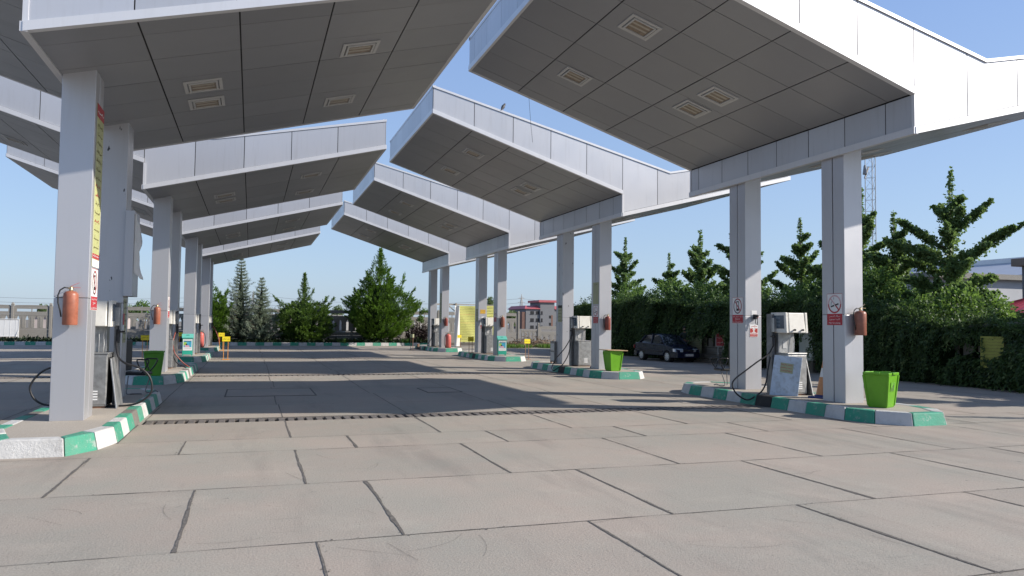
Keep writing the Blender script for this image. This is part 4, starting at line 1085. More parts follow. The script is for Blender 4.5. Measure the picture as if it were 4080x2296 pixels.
# ------------------------------------------------------------------ broken office chairs
def chair(label, x, y, rz, broken):
    t = thing('office_chair', label, 'chair', (x, y, KH-0.008), rz, 'broken black office chairs on the islands')
    z0 = KH - 0.008
    b = MB(); b.box(-0.02, 0.42, -0.20, 0.20, 0.36, 0.42); b.build('seat', M['black'], t, bevel=0.025, seg=3)
    b = MB(); b.box(0.36, 0.42, -0.19, 0.19, 0.44, 1.02); b.build('backrest', M['black'], t, bevel=0.02, seg=3)
    for s in (-1, 1):
        b = MB(); b.tube(smooth_path([(0.05,s*0.19,0.40), (-0.03,s*0.215,0.50), (-0.09,s*0.225,0.64), (0.0,s*0.225,0.655), (0.12,s*0.225,0.65), (0.10,s*0.22,0.56), (0.05,s*0.20,0.44)]), 0.013, 8)
        b.build('armrest', M['blackgloss'], t, smooth=True)
    b = MB(); b.tube(smooth_path([(0.0,-0.15,0.35), (0.05,-0.16,0.20), (0.09,-0.16,0.06), (0.06,-0.16,0.015), (-0.03,-0.15,0.02), (-0.10,-0.12,0.05), (-0.16,-0.10,0.03)]), 0.012, 8)
    b.tube(smooth_path([(0.30,0.15,0.35), (0.31,0.16,0.18), (0.31,0.16,0.015), (0.20,0.15,0.015), (0.05,0.14,0.015)]), 0.012, 8)
    b.build('tube_leg', M['steel_dark'], t, smooth=True)
    return t
chair('black office chair with bent tube legs behind the nearest right rear column', 10.50, 15.75, -0.12, True)
t = chair('black chair turned away behind the nearest left rear column', -1.83, 16.10, PI-0.22, False)
# old signal panel leaning beyond the second right rear column
t = thing('leaning_panel', 'grey steel panel standing on the deck left of the scarred right column', 'panel', (10.62, 26.15, KH-0.008), 0.0)
b = MB(); b.box(-0.20, -0.14, -0.22, 0.22, 0.05, 0.80); b.build('plate', M['steel_dark'], t, bevel=0.006)
b = MB(); b.box(-0.205, -0.2, -0.17, 0.17, 0.46, 0.72); b.box(-0.205, -0.2, -0.17, 0.17, 0.10, 0.40); b.build('inset', M['lampframe'], t)
b = MB()
for s in (-1, 1): b.box(-0.20, -0.14, s*0.17-0.02, s*0.17+0.02, 0.0, 0.05)
b.build('foot', M['rust'], t)
# small bollard-like valve at the far right island
t = thing('stone_block', 'small weathered block at the kerb left of the farthest right island', 'block', (9.72, 46.6, 0), 0.2)
b = MB(); b.box(-0.12, 0.12, -0.1, 0.1, 0.0, 0.16); b.build('body', M['kerb_raw'], t, bevel=0.02)
b = MB(); b.box(-0.06, 0.08, -0.06, 0.06, 0.161, 0.34); b.build('cap', M['rust'], t, bevel=0.015)

# bird on the second canopy, loose wire from the first
t = thing('bird', 'small dark bird perched on the roof edge of the second right canopy', 'bird', (6.64, 20.66, zt(6.64-XB['R'])+0.055), 0.6)
b = MB(); b.lathe([(0.003,-0.14), (0.022,-0.07), (0.045,-0.01), (0.052,0.04), (0.042,0.09), (0.026,0.115)], n=12, axis='X')
b.lathe([(0.012,0.09), (0.034,0.115), (0.032,0.15), (0.012,0.175), (0.003,0.20)], n=10, axis='X')
rt_ = Matrix.Rotation(-0.9, 4, 'Y'); b.v = [tuple(rt_ @ Vector(p) + Vector((0,0,0.10))) for p in b.v]
b.build('body', paint('bird_plumage', (0.06,0.06,0.065), 0.6), t, smooth=True)
b = MB()
for s in (-1, 1): b.tube([(0.0,s*0.015,0.07), (0.005,s*0.016,0.0)], 0.004, 5)
b.build('leg', M['rust'], t)
b = MB(); b.tube(smooth_path([(6.06,16.84,6.93), (6.08,16.82,6.6), (6.12,16.84,6.25), (6.16,16.83,5.88)]), 0.004, 5); o = b.build('loose_wire', M['black'], None)
tag(o, 'thin loose wire dangling from the rear edge of the nearest right canopy', 'wire')
# ------------------------------------------------------------------ foliage
def foliage(name, dark, light, trans=0.25, rough=0.55, warm=None):
    m, nt, b, o = mat(name)
    t = tint_out(nt)
    col = mix(nt, t, dark, light)
    if warm:
        r = N(nt, 'ShaderNodeMapRange'); r.inputs['From Min'].default_value = 0.93; r.inputs['From Max'].default_value = 0.97
        L(nt, t, r.inputs['Value']); col = mix(nt, r.outputs[0], col, warm)
    L(nt, col, b.inputs['Base Color']); b.inputs['Roughness'].default_value = rough
    b.inputs['Specular IOR Level'].default_value = 0.35
    tr = N(nt, 'ShaderNodeBsdfTranslucent'); L(nt, mix(nt, 0.5, col, (light[0]*1.3, light[1]*1.3, light[2]*0.7)), tr.inputs['Color'])
    ms = N(nt, 'ShaderNodeMixShader'); ms.inputs[0].default_value = trans
    L(nt, b.outputs[0], ms.inputs[1]); L(nt, tr.outputs[0], ms.inputs[2]); L(nt, ms.outputs[0], o.inputs[0])
    return m
M['leaf_ginkgo'] = foliage('ginkgo_leaf', (0.046, 0.092, 0.036), (0.22, 0.33, 0.13), 0.38)
M['leaf_bush'] = foliage('bush_leaf', (0.038, 0.085, 0.026), (0.19, 0.31, 0.085), 0.38)
M['leaf_hedge'] = foliage('hedge_leaf', (0.019, 0.040, 0.019), (0.095, 0.165, 0.050), 0.3, warm=(0.19, 0.25, 0.10))
M['leaf_cypress'] = foliage('cypress_leaf', (0.026, 0.062, 0.010), (0.16, 0.30, 0.03), 0.2)
M['leaf_spruce'] = foliage('spruce_leaf', (0.085, 0.115, 0.082), (0.32, 0.38, 0.29), 0.2)
M['leaf_juniper'] = foliage('juniper_leaf', (0.030, 0.066, 0.014), (0.16, 0.27, 0.045), 0.2, warm=(0.14, 0.10, 0.06))
M['leaf_dark'] = foliage('dark_groundcover', (0.012, 0.022, 0.010), (0.035, 0.060, 0.018), 0.15)
M['leaf_purple'] = foliage('purple_shrub', (0.020, 0.014, 0.016), (0.060, 0.040, 0.042), 0.15, warm=(0.10, 0.09, 0.07))
M['leaf_far'] = foliage('distant_leaf', (0.07, 0.11, 0.05), (0.19, 0.26, 0.11), 0.3)
M['grass'] = foliage('grass_blade', (0.05, 0.11, 0.02), (0.16, 0.28, 0.05), 0.3)
M['dry'] = foliage('dry_stem', (0.09, 0.055, 0.035), (0.24, 0.16, 0.10), 0.05)
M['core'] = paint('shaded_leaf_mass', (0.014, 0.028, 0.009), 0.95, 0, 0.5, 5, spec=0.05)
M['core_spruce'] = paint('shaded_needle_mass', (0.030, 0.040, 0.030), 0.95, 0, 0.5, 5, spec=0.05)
M['bark'] = paint('bark', (0.13, 0.105, 0.08), 0.9, 0, 0.3, 14, bmp=0.5)
M['bark_red'] = paint('reddish_bark', (0.17, 0.085, 0.05), 0.9, 0, 0.3, 14, bmp=0.5)

def blades(base, tip, width, tint, rng, curl=0.0):
    """diamond leaf from base to tip, rolled at random about its own length"""
    base = np.asarray(base, float); tip = np.asarray(tip, float); n = len(base)
    d = tip - base; ln = np.linalg.norm(d, axis=1, keepdims=True) + 1e-9; d = d/ln
    r = rng.normal(size=(n,3)); s = np.cross(d, r); s /= (np.linalg.norm(s, axis=1, keepdims=True) + 1e-9)
    mid = base + (tip-base)*0.55
    wv = s*np.asarray(width).reshape(-1,1)/2
    V = np.stack([base, mid+wv, tip, mid-wv], 1).reshape(-1, 3)
    return V, np.asarray(tint, float)
def leaf_object(name, packs, mt, parent=None):
    V = np.concatenate([p[0] for p in packs]); T = np.concatenate([p[1] for p in packs])
    n = len(V)//4
    me = bpy.data.meshes.new(name)
    me.vertices.add(4*n); me.vertices.foreach_set('co', V.ravel().astype(np.float32))
    me.loops.add(4*n); me.loops.foreach_set('vertex_index', np.arange(4*n, dtype=np.int32))
    me.polygons.add(n); me.polygons.foreach_set('loop_start', np.arange(0, 4*n, 4, dtype=np.int32))
    me.polygons.foreach_set('loop_total', np.full(n, 4, dtype=np.int32))
    at = me.attributes.new('tint', 'FLOAT', 'FACE'); at.data.foreach_set('value', np.clip(T, 0, 1).astype(np.float32))
    me.materials.append(mt); me.update(); me.validate()
    o = bpy.data.objects.new(name, me); COL.objects.link(o)
    if parent is not None: o.parent = parent
    return o
def unit(v): return v/(np.linalg.norm(v, axis=-1, keepdims=True) + 1e-9)

# -- young ginkgo-like tree: straight leader, long rising limbs clothed in leaf tufts
def limb_leaves(rng, p0, p1, r0, r1, n, size, bend=0.0):
    t = rng.uniform(0.05, 1.02, n)**0.9
    c = p0 + (p1-p0)*t[:,None]; c[:,2] += bend*np.sin(PI*np.clip(t,0,1))
    ph = rng.uniform(0, 50); cl = np.array([0.55 + 1.1*abs(noise.noise(Vector((q*4.5*max(0.6, float(np.linalg.norm(p1-p0))), ph, 0.0)))) for q in t])
    rr = (r0 + (r1-r0)*t)*np.abs(rng.normal(size=n))*0.80*cl
    dirs = unit(rng.normal(size=(n,3)))
    b = c + dirs*rr[:,None]
    tip = b + unit(dirs + 0.7*rng.normal(size=(n,3)) + np.array([0,0,0.1]))*(size*rng.uniform(0.7,1.3,n))[:,None]
    return blades(b, tip, size*rng.uniform(0.8,1.15,n), np.clip(0.45 + 0.22*rng.normal(size=n), 0, 1), rng)
def ginkgo_mesh(t, H, limbs, seed, leader=0.25, dens=1.0, low=1.6, size=0.095):
    rng = np.random.default_rng(seed)
    b = MB(); b.tube([(0,0,0), (0.02,0.0,H*0.3), (-0.02,0.01,H*0.6), (0,0,H*0.97)], [0.085,0.065,0.04,0.008], 8)
    packs = []
    nl = int(1500*dens)
    packs.append(limb_leaves(rng, np.array([0,0,low]), np.array([0,0,H*0.80]), leader*1.15, leader*0.85, nl, size))
    packs.append(limb_leaves(rng, np.array([0,0,H*0.74]), np.array([0.03,0,H*1.0]), leader*0.75, 0.03, int(300*dens), size*0.95))
    for (z0, az, el, ln) in limbs:
        d = np.array([math.cos(az)*math.cos(el), math.sin(az)*math.cos(el), math.sin(el)])
        p0 = np.array([0,0,z0]); p1 = p0 + d*ln
        b.tube([p0, p0+d*ln*0.5+np.array([0,0,-0.03*ln]), p1], [0.030,0.018,0.004], 6)
        packs.append(limb_leaves(rng, p0, p1, 0.135+0.036*ln, 0.035, int(dens*(140+190*ln)), size, -0.05*ln))
        for q in range(int(3+ln*3)):
            tt = rng.uniform(0.2, 0.85); a2 = az + rng.choice([-1,1])*rng.uniform(0.4,0.9); l2 = rng.uniform(0.2,0.45)*(1.2-tt)*max(ln,1)
            s = p0 + d*ln*tt; d2 = np.array([math.cos(a2)*0.8, math.sin(a2)*0.8, 0.55])
            packs.append(limb_leaves(rng, s, s+d2*l2, 0.13, 0.03, int(dens*95), size))
    b.build('trunk', M['bark'], t, smooth=True)
    leaf_object('crown', packs, M['leaf_ginkgo'], t)
def limbs_random(H, seed, k=21, spread=1.0):
    r = random.Random(seed); out = []
    for i in range(k):
        f = 0.24 + 0.58*i/(k-1) + r.uniform(-0.03, 0.03)
        az = i*2.4 + r.uniform(-0.5, 0.5)
        ln = spread*(0.32*H*(1-0.78*(f-0.24)/0.60) + r.uniform(-0.2, 0.3))
        out.append((f*H, az, r.uniform(0.42, 0.88), max(0.35, ln)))
    return out
GT = 'young trees behind the hedge'
def facing(x, y): return -math.atan2(x, y)
tree_protos = []
for k, (H, sd) in enumerate(((6.5, 11), (7.1, 23), (6.2, 37))):
    t = thing('ginkgo_tree', '', 'tree', (22, 30, 0), 0, GT); ginkgo_mesh(t, H, limbs_random(H, sd), sd); tree_protos.append((t, H, [False]))
spots = [(22, 43.1, 7.1, 1, 'young tree just right of the scarred column, first of the row behind the hedge'),
         (22.4, 38.4, 5.7, 0, 'smallest young tree, behind the hedge left of the parked car roof'),
         (22, 34.6, 6.55, 2, 'young tree with spreading limbs behind the hedge, above the parked car'),
         (22, 31.0, 7.35, 1, 'tall young tree half hidden by the column with the phone ban sign'),
         (22, 26.9, 6.2, 0, 'slender young tree between the two nearest right columns'),
         (22, 24.7, 6.0, 2, 'young tree mostly hidden by the nearest right column, left side showing'),
         (22.2, 23.7, 7.0, 1, 'young tree directly in front of the lattice mast, right of the nearest right column'),
         (22, 21.9, 5.8, 2, 'shorter young tree right of the mast, left of the tallest-looking tree'),
         (23.0, 13.6, 6.6, 0, 'young tree behind the hedge just outside the right picture edge'),
         (22.0, 9.6, 7.0, 1, 'young tree farther along the hedge, outside the right picture edge'),
         (22.4, 6.2, 6.4, 2, 'last young tree along the hedge, outside the right picture edge')]
for j, (x, y, H, k, lab) in enumerate(spots):
    src, H0, used = tree_protos[k]
    o = src if not used[0] else copy_tree(src); used[0] = True
    o.location = (x, y, 0); o.rotation_euler = (0, 0, j*1.9 + 0.6); s = H/H0; o.scale = (s*1.05, s*1.05, s)
    tag(o, lab, 'tree', GT)
t = thing('ginkgo_tree', 'tallest-looking young tree at right, long limbs reaching both ways', 'tree', (22, 19.5, 0), facing(22, 19.5), GT)
ginkgo_mesh(t, 6.95, [(4.75, 0.1, 0.75, 1.6), (3.9, 0.0, 0.50, 2.35), (4.2, PI-0.1, 0.62, 1.95), (3.7, PI+0.2, 0.42, 2.1), (3.4, 2.6, 0.35, 1.9), (5.2, PI, 0.8, 0.7), (5.6, 0.5, 0.85, 0.6), (3.0, 0.6, 0.2, 1.6), (2.9, 3.7, 0.2, 1.7),
    (3.2, -1.2, 0.4, 1.5), (3.3, 1.6, 0.4, 1.5), (2.6, -0.4, 0.15, 1.4), (2.5, 2.9, 0.15, 1.5), (4.4, -1.7, 0.6, 1.1), (4.6, 1.5, 0.6, 1.1), (2.7, 5.0, 0.2, 1.4), (3.6, -0.6, 0.5, 1.5), (3.8, 2.5, 0.5, 1.4), (2.2, 0.2, 0.2, 1.3), (2.2, 3.3, 0.2, 1.4), (5.0, -0.9, 0.8, 0.8), (5.3, 2.2, 0.8, 0.7)], 5, 0.36, 1.25)

# -- rounded bush
def bush_mesh(t, rx, ry, H, seed, mt, n=3500, size=0.09, base=0.0, core=True, lobes=7):
    rng = np.random.default_rng(seed)
    L_ = [(rng.uniform(-0.6,0.6)*rx, rng.uniform(-0.6,0.6)*ry, base + (H-base)*rng.uniform(0.35,0.72), rng.uniform(0.40,0.62)) for _ in range(lobes)]
    packs = []
    for (cx, cy, cz, k) in L_:
        m = n//lobes; d = unit(rng.normal(size=(m,3))); r = rng.uniform(0.70, 1.05, m)
        R = np.array([rx*k, ry*k, (H-base)*k*0.62])
        b = np.array([cx, cy, cz]) + d*R*r[:,None]; b[:,2] = np.maximum(b[:,2], base+0.03)
        tip = b + unit(d + 0.8*rng.normal(size=(m,3)))*(size*rng.uniform(0.7,1.4,m))[:,None]
        packs.append(blades(b, tip, size*rng.uniform(0.6,0.95,m), 0.45+0.25*rng.normal(size=m), rng))
    b = MB()
    for (cx, cy, cz, k) in L_:
        b.tube([(0,0,0), (cx*0.5,cy*0.5,cz*0.6), (cx,cy,cz)], [0.04,0.025,0.008], 6)
    b.build('stem', M['bark'], t)
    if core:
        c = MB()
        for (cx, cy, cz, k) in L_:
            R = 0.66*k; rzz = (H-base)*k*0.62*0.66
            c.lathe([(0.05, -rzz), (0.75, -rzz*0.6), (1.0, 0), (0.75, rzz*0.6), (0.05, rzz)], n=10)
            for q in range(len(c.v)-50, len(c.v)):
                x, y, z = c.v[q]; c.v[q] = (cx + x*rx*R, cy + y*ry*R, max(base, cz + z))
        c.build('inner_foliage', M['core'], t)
    leaf_object('foliage', packs, mt, t)
GB = 'leafy shrubs rising behind the hedge'
for j, (x, y, r, H, lab) in enumerate(((21.3, 41.0, 1.6, 4.2, 'leafy shrub behind the hedge, right beside the scarred column'),
        (21.4, 36.6, 1.7, 4.0, 'leafy shrub behind the hedge above the rear of the parked car'), (21.5, 32.6, 1.6, 3.8, 'leafy shrub behind the hedge above the car windscreen'),
        (21.4, 28.6, 1.6, 3.5, 'leafy shrub above the hedge left of the nearest cream pump head'), (21.4, 25.6, 1.6, 3.7, 'leafy shrub above the nearest cream pump head'),
        (21.6, 22.9, 1.6, 4.1, 'dense shrub just right of the nearest right column'), (21.6, 21.5, 1.2, 3.6, 'dense shrub right of the nearest right column, near the small red roof'),
        (21.0, 18.7, 1.4, 3.0, 'light green shrub beneath the tallest-looking tree'), (22.6, 18.9, 0.9, 3.1, 'shrub with rising shoots below the grey roof'))):
    t = thing('shrub', lab, 'shrub', (x, y, 0), j*0.7, GB); bush_mesh(t, r, r, H, 50+j, M['leaf_bush'], 6500, 0.10, 0.8, False)

# -- the long overgrown hedge along the right-hand fence
def lerp_table(tb, y):
    for (a, za), (b, zb) in zip(tb, tb[1:]):
        if y <= b: return za + (zb-za)*max(0, (y-a))/(b-a)
    return tb[-1][1]
HT = [(0, 2.0), (13.5, 1.72), (16.4, 1.76), (18.6, 1.98), (20.2, 2.22), (22.9, 2.6), (25.3, 2.5), (30, 2.65), (35, 2.95), (39, 2.85), (46, 2.7)]
def hole(y, z):
    """1 where the creeper is absent and the fence shows"""
    h = 0.0
    for (ya, yb, zt_, s) in ((28.0, 31.9, 1.50, 0.35), (15.0, 17.3, 1.42, 0.30), (22.3, 23.7, 1.55, 0.25), (24.2, 25.3, 1.3, 0.2)):
        e = min(y-ya, yb-y, (zt_-z)*1.2, 9 if ya > 20 else (z-0.62)*1.2)
        e += 0.35*noise.noise(Vector((y*1.6, z*1.9, 3.3)))
        h = max(h, min(1, max(0, e/s)))
    return h
def hedge_x(y, z, top):
    f = z/top
    bulge = 0.42*math.sin(PI*min(1, max(0, 0.15+0.8*f)))
    return 19.22 - bulge - 0.36*noise.noise(Vector((y*0.6, z*0.8, 1.0))) - 0.22*noise.noise(Vector((y*1.9, z*2.1, 7.0))) + 0.75*hole(y, z) + (0.35 if 30.5 < y < 33.8 else 0)
def hedge_top(y, x):
    return lerp_table(HT, y) + 0.34*noise.noise(Vector((y*0.6, x*0.8, 2.0))) + 0.16*noise.noise(Vector((y*2.4, x*2.1, 8.0))) - 0.10*max(0, 19.4-x)
t = thing('hedge', 'long dark overgrown hedge draped over the right-hand fence', 'hedge', (0,0,0))
rng = np.random.default_rng(99)
packs = []
def hedge_front(n, y0, y1, size, depth=0.0):
    ys = rng.uniform(y0, y1, n); base = []; tip = []; ti = []
    for y in ys:
        top = lerp_table(HT, y); z = top*rng.uniform(0.02, 1.0)
        hh = hole(y, z)
        if hh > 0.25 and rng.random() < hh*1.25: continue
        x = hedge_x(y, z, top) - depth*rng.random()
        strand = noise.noise(Vector((y*5.0, z*0.9, 4.4)))
        d = np.array([-0.45+0.4*rng.normal(), 0.5*rng.normal()+0.35, -0.75+0.35*rng.normal()]); d /= np.linalg.norm(d)
        b = np.array([x + 0.10*rng.normal()*0.6 - 0.05*strand, y, max(0.02, z)]); l = size*rng.uniform(0.7, 1.6)
        base.append(b); tip.append(b + d*l); ti.append(0.36 + 0.2*rng.normal() + 0.45*strand)
    return blades(base, tip, size*0.42*np.ones(len(base)), ti, rng)
def hedge_over(n, y0, y1, size):
    ys = rng.uniform(y0, y1, n); xs = 19.0 + 1.9*rng.uniform(0, 1, n)**1.2; base = []; tip = []; ti = []
    for x, y in zip(xs, ys):
        x -= 0.25*noise.noise(Vector((y*0.55, 2.0, 1.0)))
        z = hedge_top(y, x) - 0.10*rng.random()
        d = np.array([0.7*rng.normal()-0.25, 0.7*rng.normal(), 0.55+0.5*rng.normal()]); d /= np.linalg.norm(d)
        base.append((x, y, z)); tip.append((x, y, z) + d*size*rng.uniform(0.7, 1.7)); ti.append(0.55 + 0.25*rng.normal())  # crest leaves tinted lighter than the face: sunlight on top put into colour
    return blades(base, tip, size*0.55*np.ones(n), ti, rng)
packs += [hedge_front(30000, 12.5, 28, 0.10), hedge_front(24000, 28, 46, 0.13), hedge_over(17000, 11, 28, 0.09), hedge_over(13000, 28, 46, 0.12), hedge_over(2500, 2, 11, 0.2)]
# hanging sprays that break the face into drooping masses
for k in range(1100):
    y = rng.uniform(13, 45); top = lerp_table(HT, y); z = top*rng.uniform(0.30, 1.06)
    if hole(y, z) > 0.3: continue
    x = hedge_x(y, z, top); n = 26; l = rng.uniform(0.35, 0.8)
    tt = np.sort(rng.uniform(0, 1, n)); sw = rng.normal()*0.25
    b = np.stack([x - 0.22*np.sin(tt*1.6), y + sw*tt*l + 0.02*rng.normal(size=n), z - l*tt**1.4], 1)
    d = np.stack([-0.3+0.5*rng.normal(size=n), 0.6*rng.normal(size=n), -0.7+0.3*rng.normal(size=n)], 1)
    packs.append(blades(b, b + unit(d)*0.10, 0.038*np.ones(n), (0.55+0.25*rng.normal())*np.ones(n) + 0.1*rng.normal(size=n), rng))
# loose shoots standing up along the crest
for k in range(520):
    y = rng.uniform(12, 45); x = 18.95 + 1.7*rng.random(); z = hedge_top(y, x) - 0.05; n = 16; l = rng.uniform(0.2, 0.7)
    tt = rng.uniform(0, 1, n); lx, ly = 0.35*rng.normal(), 0.35*rng.normal()
    b = np.stack([x + lx*l*tt**1.5, y + ly*l*tt**1.5, z + l*tt], 1); d = unit(np.stack([rng.normal(size=n), rng.normal(size=n), 0.5+0.3*rng.normal(size=n)], 1))
    packs.append(blades(b, b + d*0.10, 0.05*np.ones(n), (0.6+0.2*rng.normal())*np.ones(n), rng))
leaf_object('foliage', packs, M['leaf_hedge'], t)
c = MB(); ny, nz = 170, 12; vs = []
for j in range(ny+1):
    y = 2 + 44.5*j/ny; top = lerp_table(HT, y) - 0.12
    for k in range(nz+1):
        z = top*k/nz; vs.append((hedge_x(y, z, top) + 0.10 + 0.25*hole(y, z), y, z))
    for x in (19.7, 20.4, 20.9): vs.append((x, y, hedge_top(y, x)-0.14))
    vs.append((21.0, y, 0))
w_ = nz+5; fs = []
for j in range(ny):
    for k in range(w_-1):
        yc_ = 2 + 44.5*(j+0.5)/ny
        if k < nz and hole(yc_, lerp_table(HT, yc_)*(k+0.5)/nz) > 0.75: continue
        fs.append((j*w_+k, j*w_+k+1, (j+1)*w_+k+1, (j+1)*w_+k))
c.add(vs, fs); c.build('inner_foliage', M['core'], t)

# -- scale-leaved evergreens: upturned flame-shaped sprays on a lobed outline
def sprays(rng, centres, dirs, ln, wd, n, tint0, tint_sd=0.16):
    K = len(centres)
    c = np.repeat(centres, n, 0); d = np.repeat(dirs, n, 0); l = np.repeat(ln, n)
    u = rng.uniform(0, 1, K*n)
    ax = c + d*(l*(u*0.85-0.2))[:,None] + rng.normal(size=(K*n,3))*(l*0.12*(1.08-u))[:,None]
    dd = unit(d + 0.34*rng.normal(size=(K*n,3)))
    tip = ax + dd*(l*rng.uniform(0.16,0.32,K*n))[:,None]
    tint = np.repeat(tint0, n) + tint_sd*rng.normal(size=K*n)*0.6 + 0.34*(u-0.5)  # dark roots, bright tips: shade inside the crown painted into the tint
    return blades(ax, tip, l*wd*rng.uniform(0.7,1.3,K*n), tint, rng)
def conifer(t, prof, seed, mt, K, ln, upness, core_mt, bark, lobes=0.22, extra=(), n=44, wd=0.085, corek=0.60, spire_thin=1.0):
    """prof: (height, radius) outline"""
    rng = np.random.default_rng(seed); H = prof[-1][0]; z0 = prof[0][0]
    area = []; zs = np.linspace(z0, H, 60)
    def rad(z): return np.interp(z, [p[0] for p in prof], [p[1] for p in prof])
    w = rad(zs) + 0.42; w /= w.sum()
    z = rng.choice(zs, K, p=w) + rng.uniform(-0.06, 0.06, K); a = rng.uniform(0, 2*PI, K)
    lob = np.array([1 + lobes*1.6*noise.noise(Vector((math.cos(q)*1.4+seed, math.sin(q)*1.4, zz*0.9))) for q, zz in zip(a, z)])
    r = rad(z)*lob*rng.uniform(0.72, 1.04, K)
    c = np.stack([r*np.cos(a), r*np.sin(a), z], 1)
    k = np.clip((H - z)/(H-z0), 0.05, 1)
    out = np.stack([np.cos(a), np.sin(a), upness*np.ones(K)*(0.6+0.8*(1-k))], 1)
    d = unit(out + 0.25*rng.normal(size=(K,3)))
    l = ln*(0.55 + 0.6*k)*rng.uniform(0.7, 1.3, K)*np.clip(rad(z)/0.9, 0.46, 1.0)
    packs = [sprays(rng, c, d, l, wd, n, 0.45 + 0.18*rng.normal(size=K))]
    for (ex, ey, ez, tx, ty, tz, er, m) in extra:      # side leaders
        p0 = np.array([ex,ey,ez]); p1 = np.array([tx,ty,tz]); q = rng.uniform(0, 1, m)
        cc = p0 + (p1-p0)*q[:,None] + rng.normal(size=(m,3))*er*(1.05-q)[:,None]*0.6
        dd = unit((p1-p0) + 0.55*np.linalg.norm(p1-p0)*rng.normal(size=(m,3))*0.6)
        packs.append(sprays(rng, cc, dd, ln*0.7*rng.uniform(0.7,1.2,m), wd, n, 0.5+0.15*rng.normal(size=m)))
    leaf_object('crown', packs, mt, t)
    b = MB(); b.tube([(0,0,0), (0.03,0,H*0.3), (0,0.02,H*0.7), (0,0,H*0.95)], [0.13,0.10,0.05,0.01], 8); b.build('trunk', bark, t, smooth=True)
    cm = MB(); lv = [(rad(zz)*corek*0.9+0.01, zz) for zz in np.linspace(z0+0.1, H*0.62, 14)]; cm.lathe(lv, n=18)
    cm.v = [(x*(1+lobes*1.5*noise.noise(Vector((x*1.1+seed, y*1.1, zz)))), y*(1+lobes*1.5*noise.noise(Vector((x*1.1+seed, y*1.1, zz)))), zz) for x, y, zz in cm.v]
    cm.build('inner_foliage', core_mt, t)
def spruce(t, H, R, seed, n_whorl=20, droop=-0.1, up=0.45):
    rng = np.random.default_rng(seed); packs = []; b = MB()
    b.tube([(0,0,0), (0.02,0,H*0.5), (0,0,H)], [0.10,0.06,0.006], 8)
    for i in range(n_whorl):
        f = i/(n_whorl-1); z = H*(0.10 + 0.88*f**0.93); Rz = R*(1-f)**0.85*rng.uniform(0.82,1.15) + 0.06
        nb = max(5, int(15*(1-f)+6)); a0 = rng.uniform(0, 2*PI)
        for j in range(nb):
            a = a0 + 2*PI*j/nb + rng.normal()*0.16; ln = Rz*rng.uniform(0.45,1.22)
            tt = np.sort(rng.uniform(0.12, 1.0, 11)); zz = z + ln*(droop*np.sin(tt*2.4)*1.2 + up*0.55*tt**2.2)
            c = np.stack([ln*tt*math.cos(a), ln*tt*math.sin(a), zz], 1) + 0.02*rng.normal(size=(11,3))
            d = unit(np.stack([np.cos(a)+0*tt, np.sin(a)+0*tt, 0.12+0.7*tt**2], 1) + 0.35*rng.normal(size=(11,3)))
            packs.append(sprays(rng, c, d, 0.34*(0.55+0.5*(1-f))*np.ones(11), 0.075, 15, 0.35+0.35*tt+0.12*rng.normal(size=11), 0.12))
            e = (ln*0.9*math.cos(a), ln*0.9*math.sin(a), z + ln*(droop*0.9+up*0.4)); b.tube([(0,0,z-0.02), e], [0.018,0.004], 5)
    b.build('trunk', M['bark'], t); leaf_object('crown', packs, M['leaf_spruce'], t)
    cm = MB(); cm.lathe([(R*0.26*(1-q)+0.01, H*(0.12+0.80*q)) for q in np.linspace(0, 1, 10)], n=12); cm.build('inner_foliage', M['core_spruce'], t)
BZ = 0.13; BY = 55.0
t = thing('cypress_tree', 'big rounded bright green cypress with a pointed top, in front of the far fence', 'tree', (8.62, BY, BZ), 0)
conifer(t, [(0.25,0.7), (0.8,1.45), (1.5,1.95), (2.4,2.15), (3.2,2.0), (3.9,1.55), (4.5,1.05), (4.8,0.72), (5.3,0.62), (6.0,0.42), (6.55,0.14), (6.68,0.03)], 4, M['leaf_cypress'], 2500, 0.42, 0.85, M['core'], M['bark_red'], 0.30,
        [(1.2,-0.3,3.2, 1.75,-0.2,4.95, 0.30, 60), (1.5,-0.2,2.6, 2.45,-0.2,3.9, 0.28, 45), (-1.3,-0.2,2.7, -1.75,-0.2,3.75, 0.3, 40), (0.6,0,3.9, 1.0,0,4.7, 0.22, 30), (-0.5,-0.3,4.2, -0.95,-0.3,5.0, 0.15, 24), (0.3,0,4.8, 0.72,0,5.35, 0.15, 22), (0,0,4.3, 0.02,0,6.62, 0.40, 230), (0,0,5.6, 0,0,6.68, 0.10, 40)])
t = thing('cypress_tree', 'bright green cypress at left, partly behind the farthest left columns', 'tree', (-2.75, BY-0.2, BZ), 0)
conifer(t, [(0.2,0.8), (0.8,1.15), (1.8,1.25), (2.6,1.05), (3.3,0.7), (3.9,0.40), (4.45,0.05)], 8, M['leaf_cypress'], 1000, 0.44, 1.0, M['core'], M['bark_red'], 0.3,
        [(0.7,-0.2,2.0, 1.2,-0.2,3.55, 0.28, 50), (0.9,-0.3,1.2, 1.5,-0.3,2.6, 0.25, 40)])
t = thing('juniper_tree', 'broad green juniper with one tall spire, centre of the far planting', 'tree', (3.42, BY, BZ), 0)
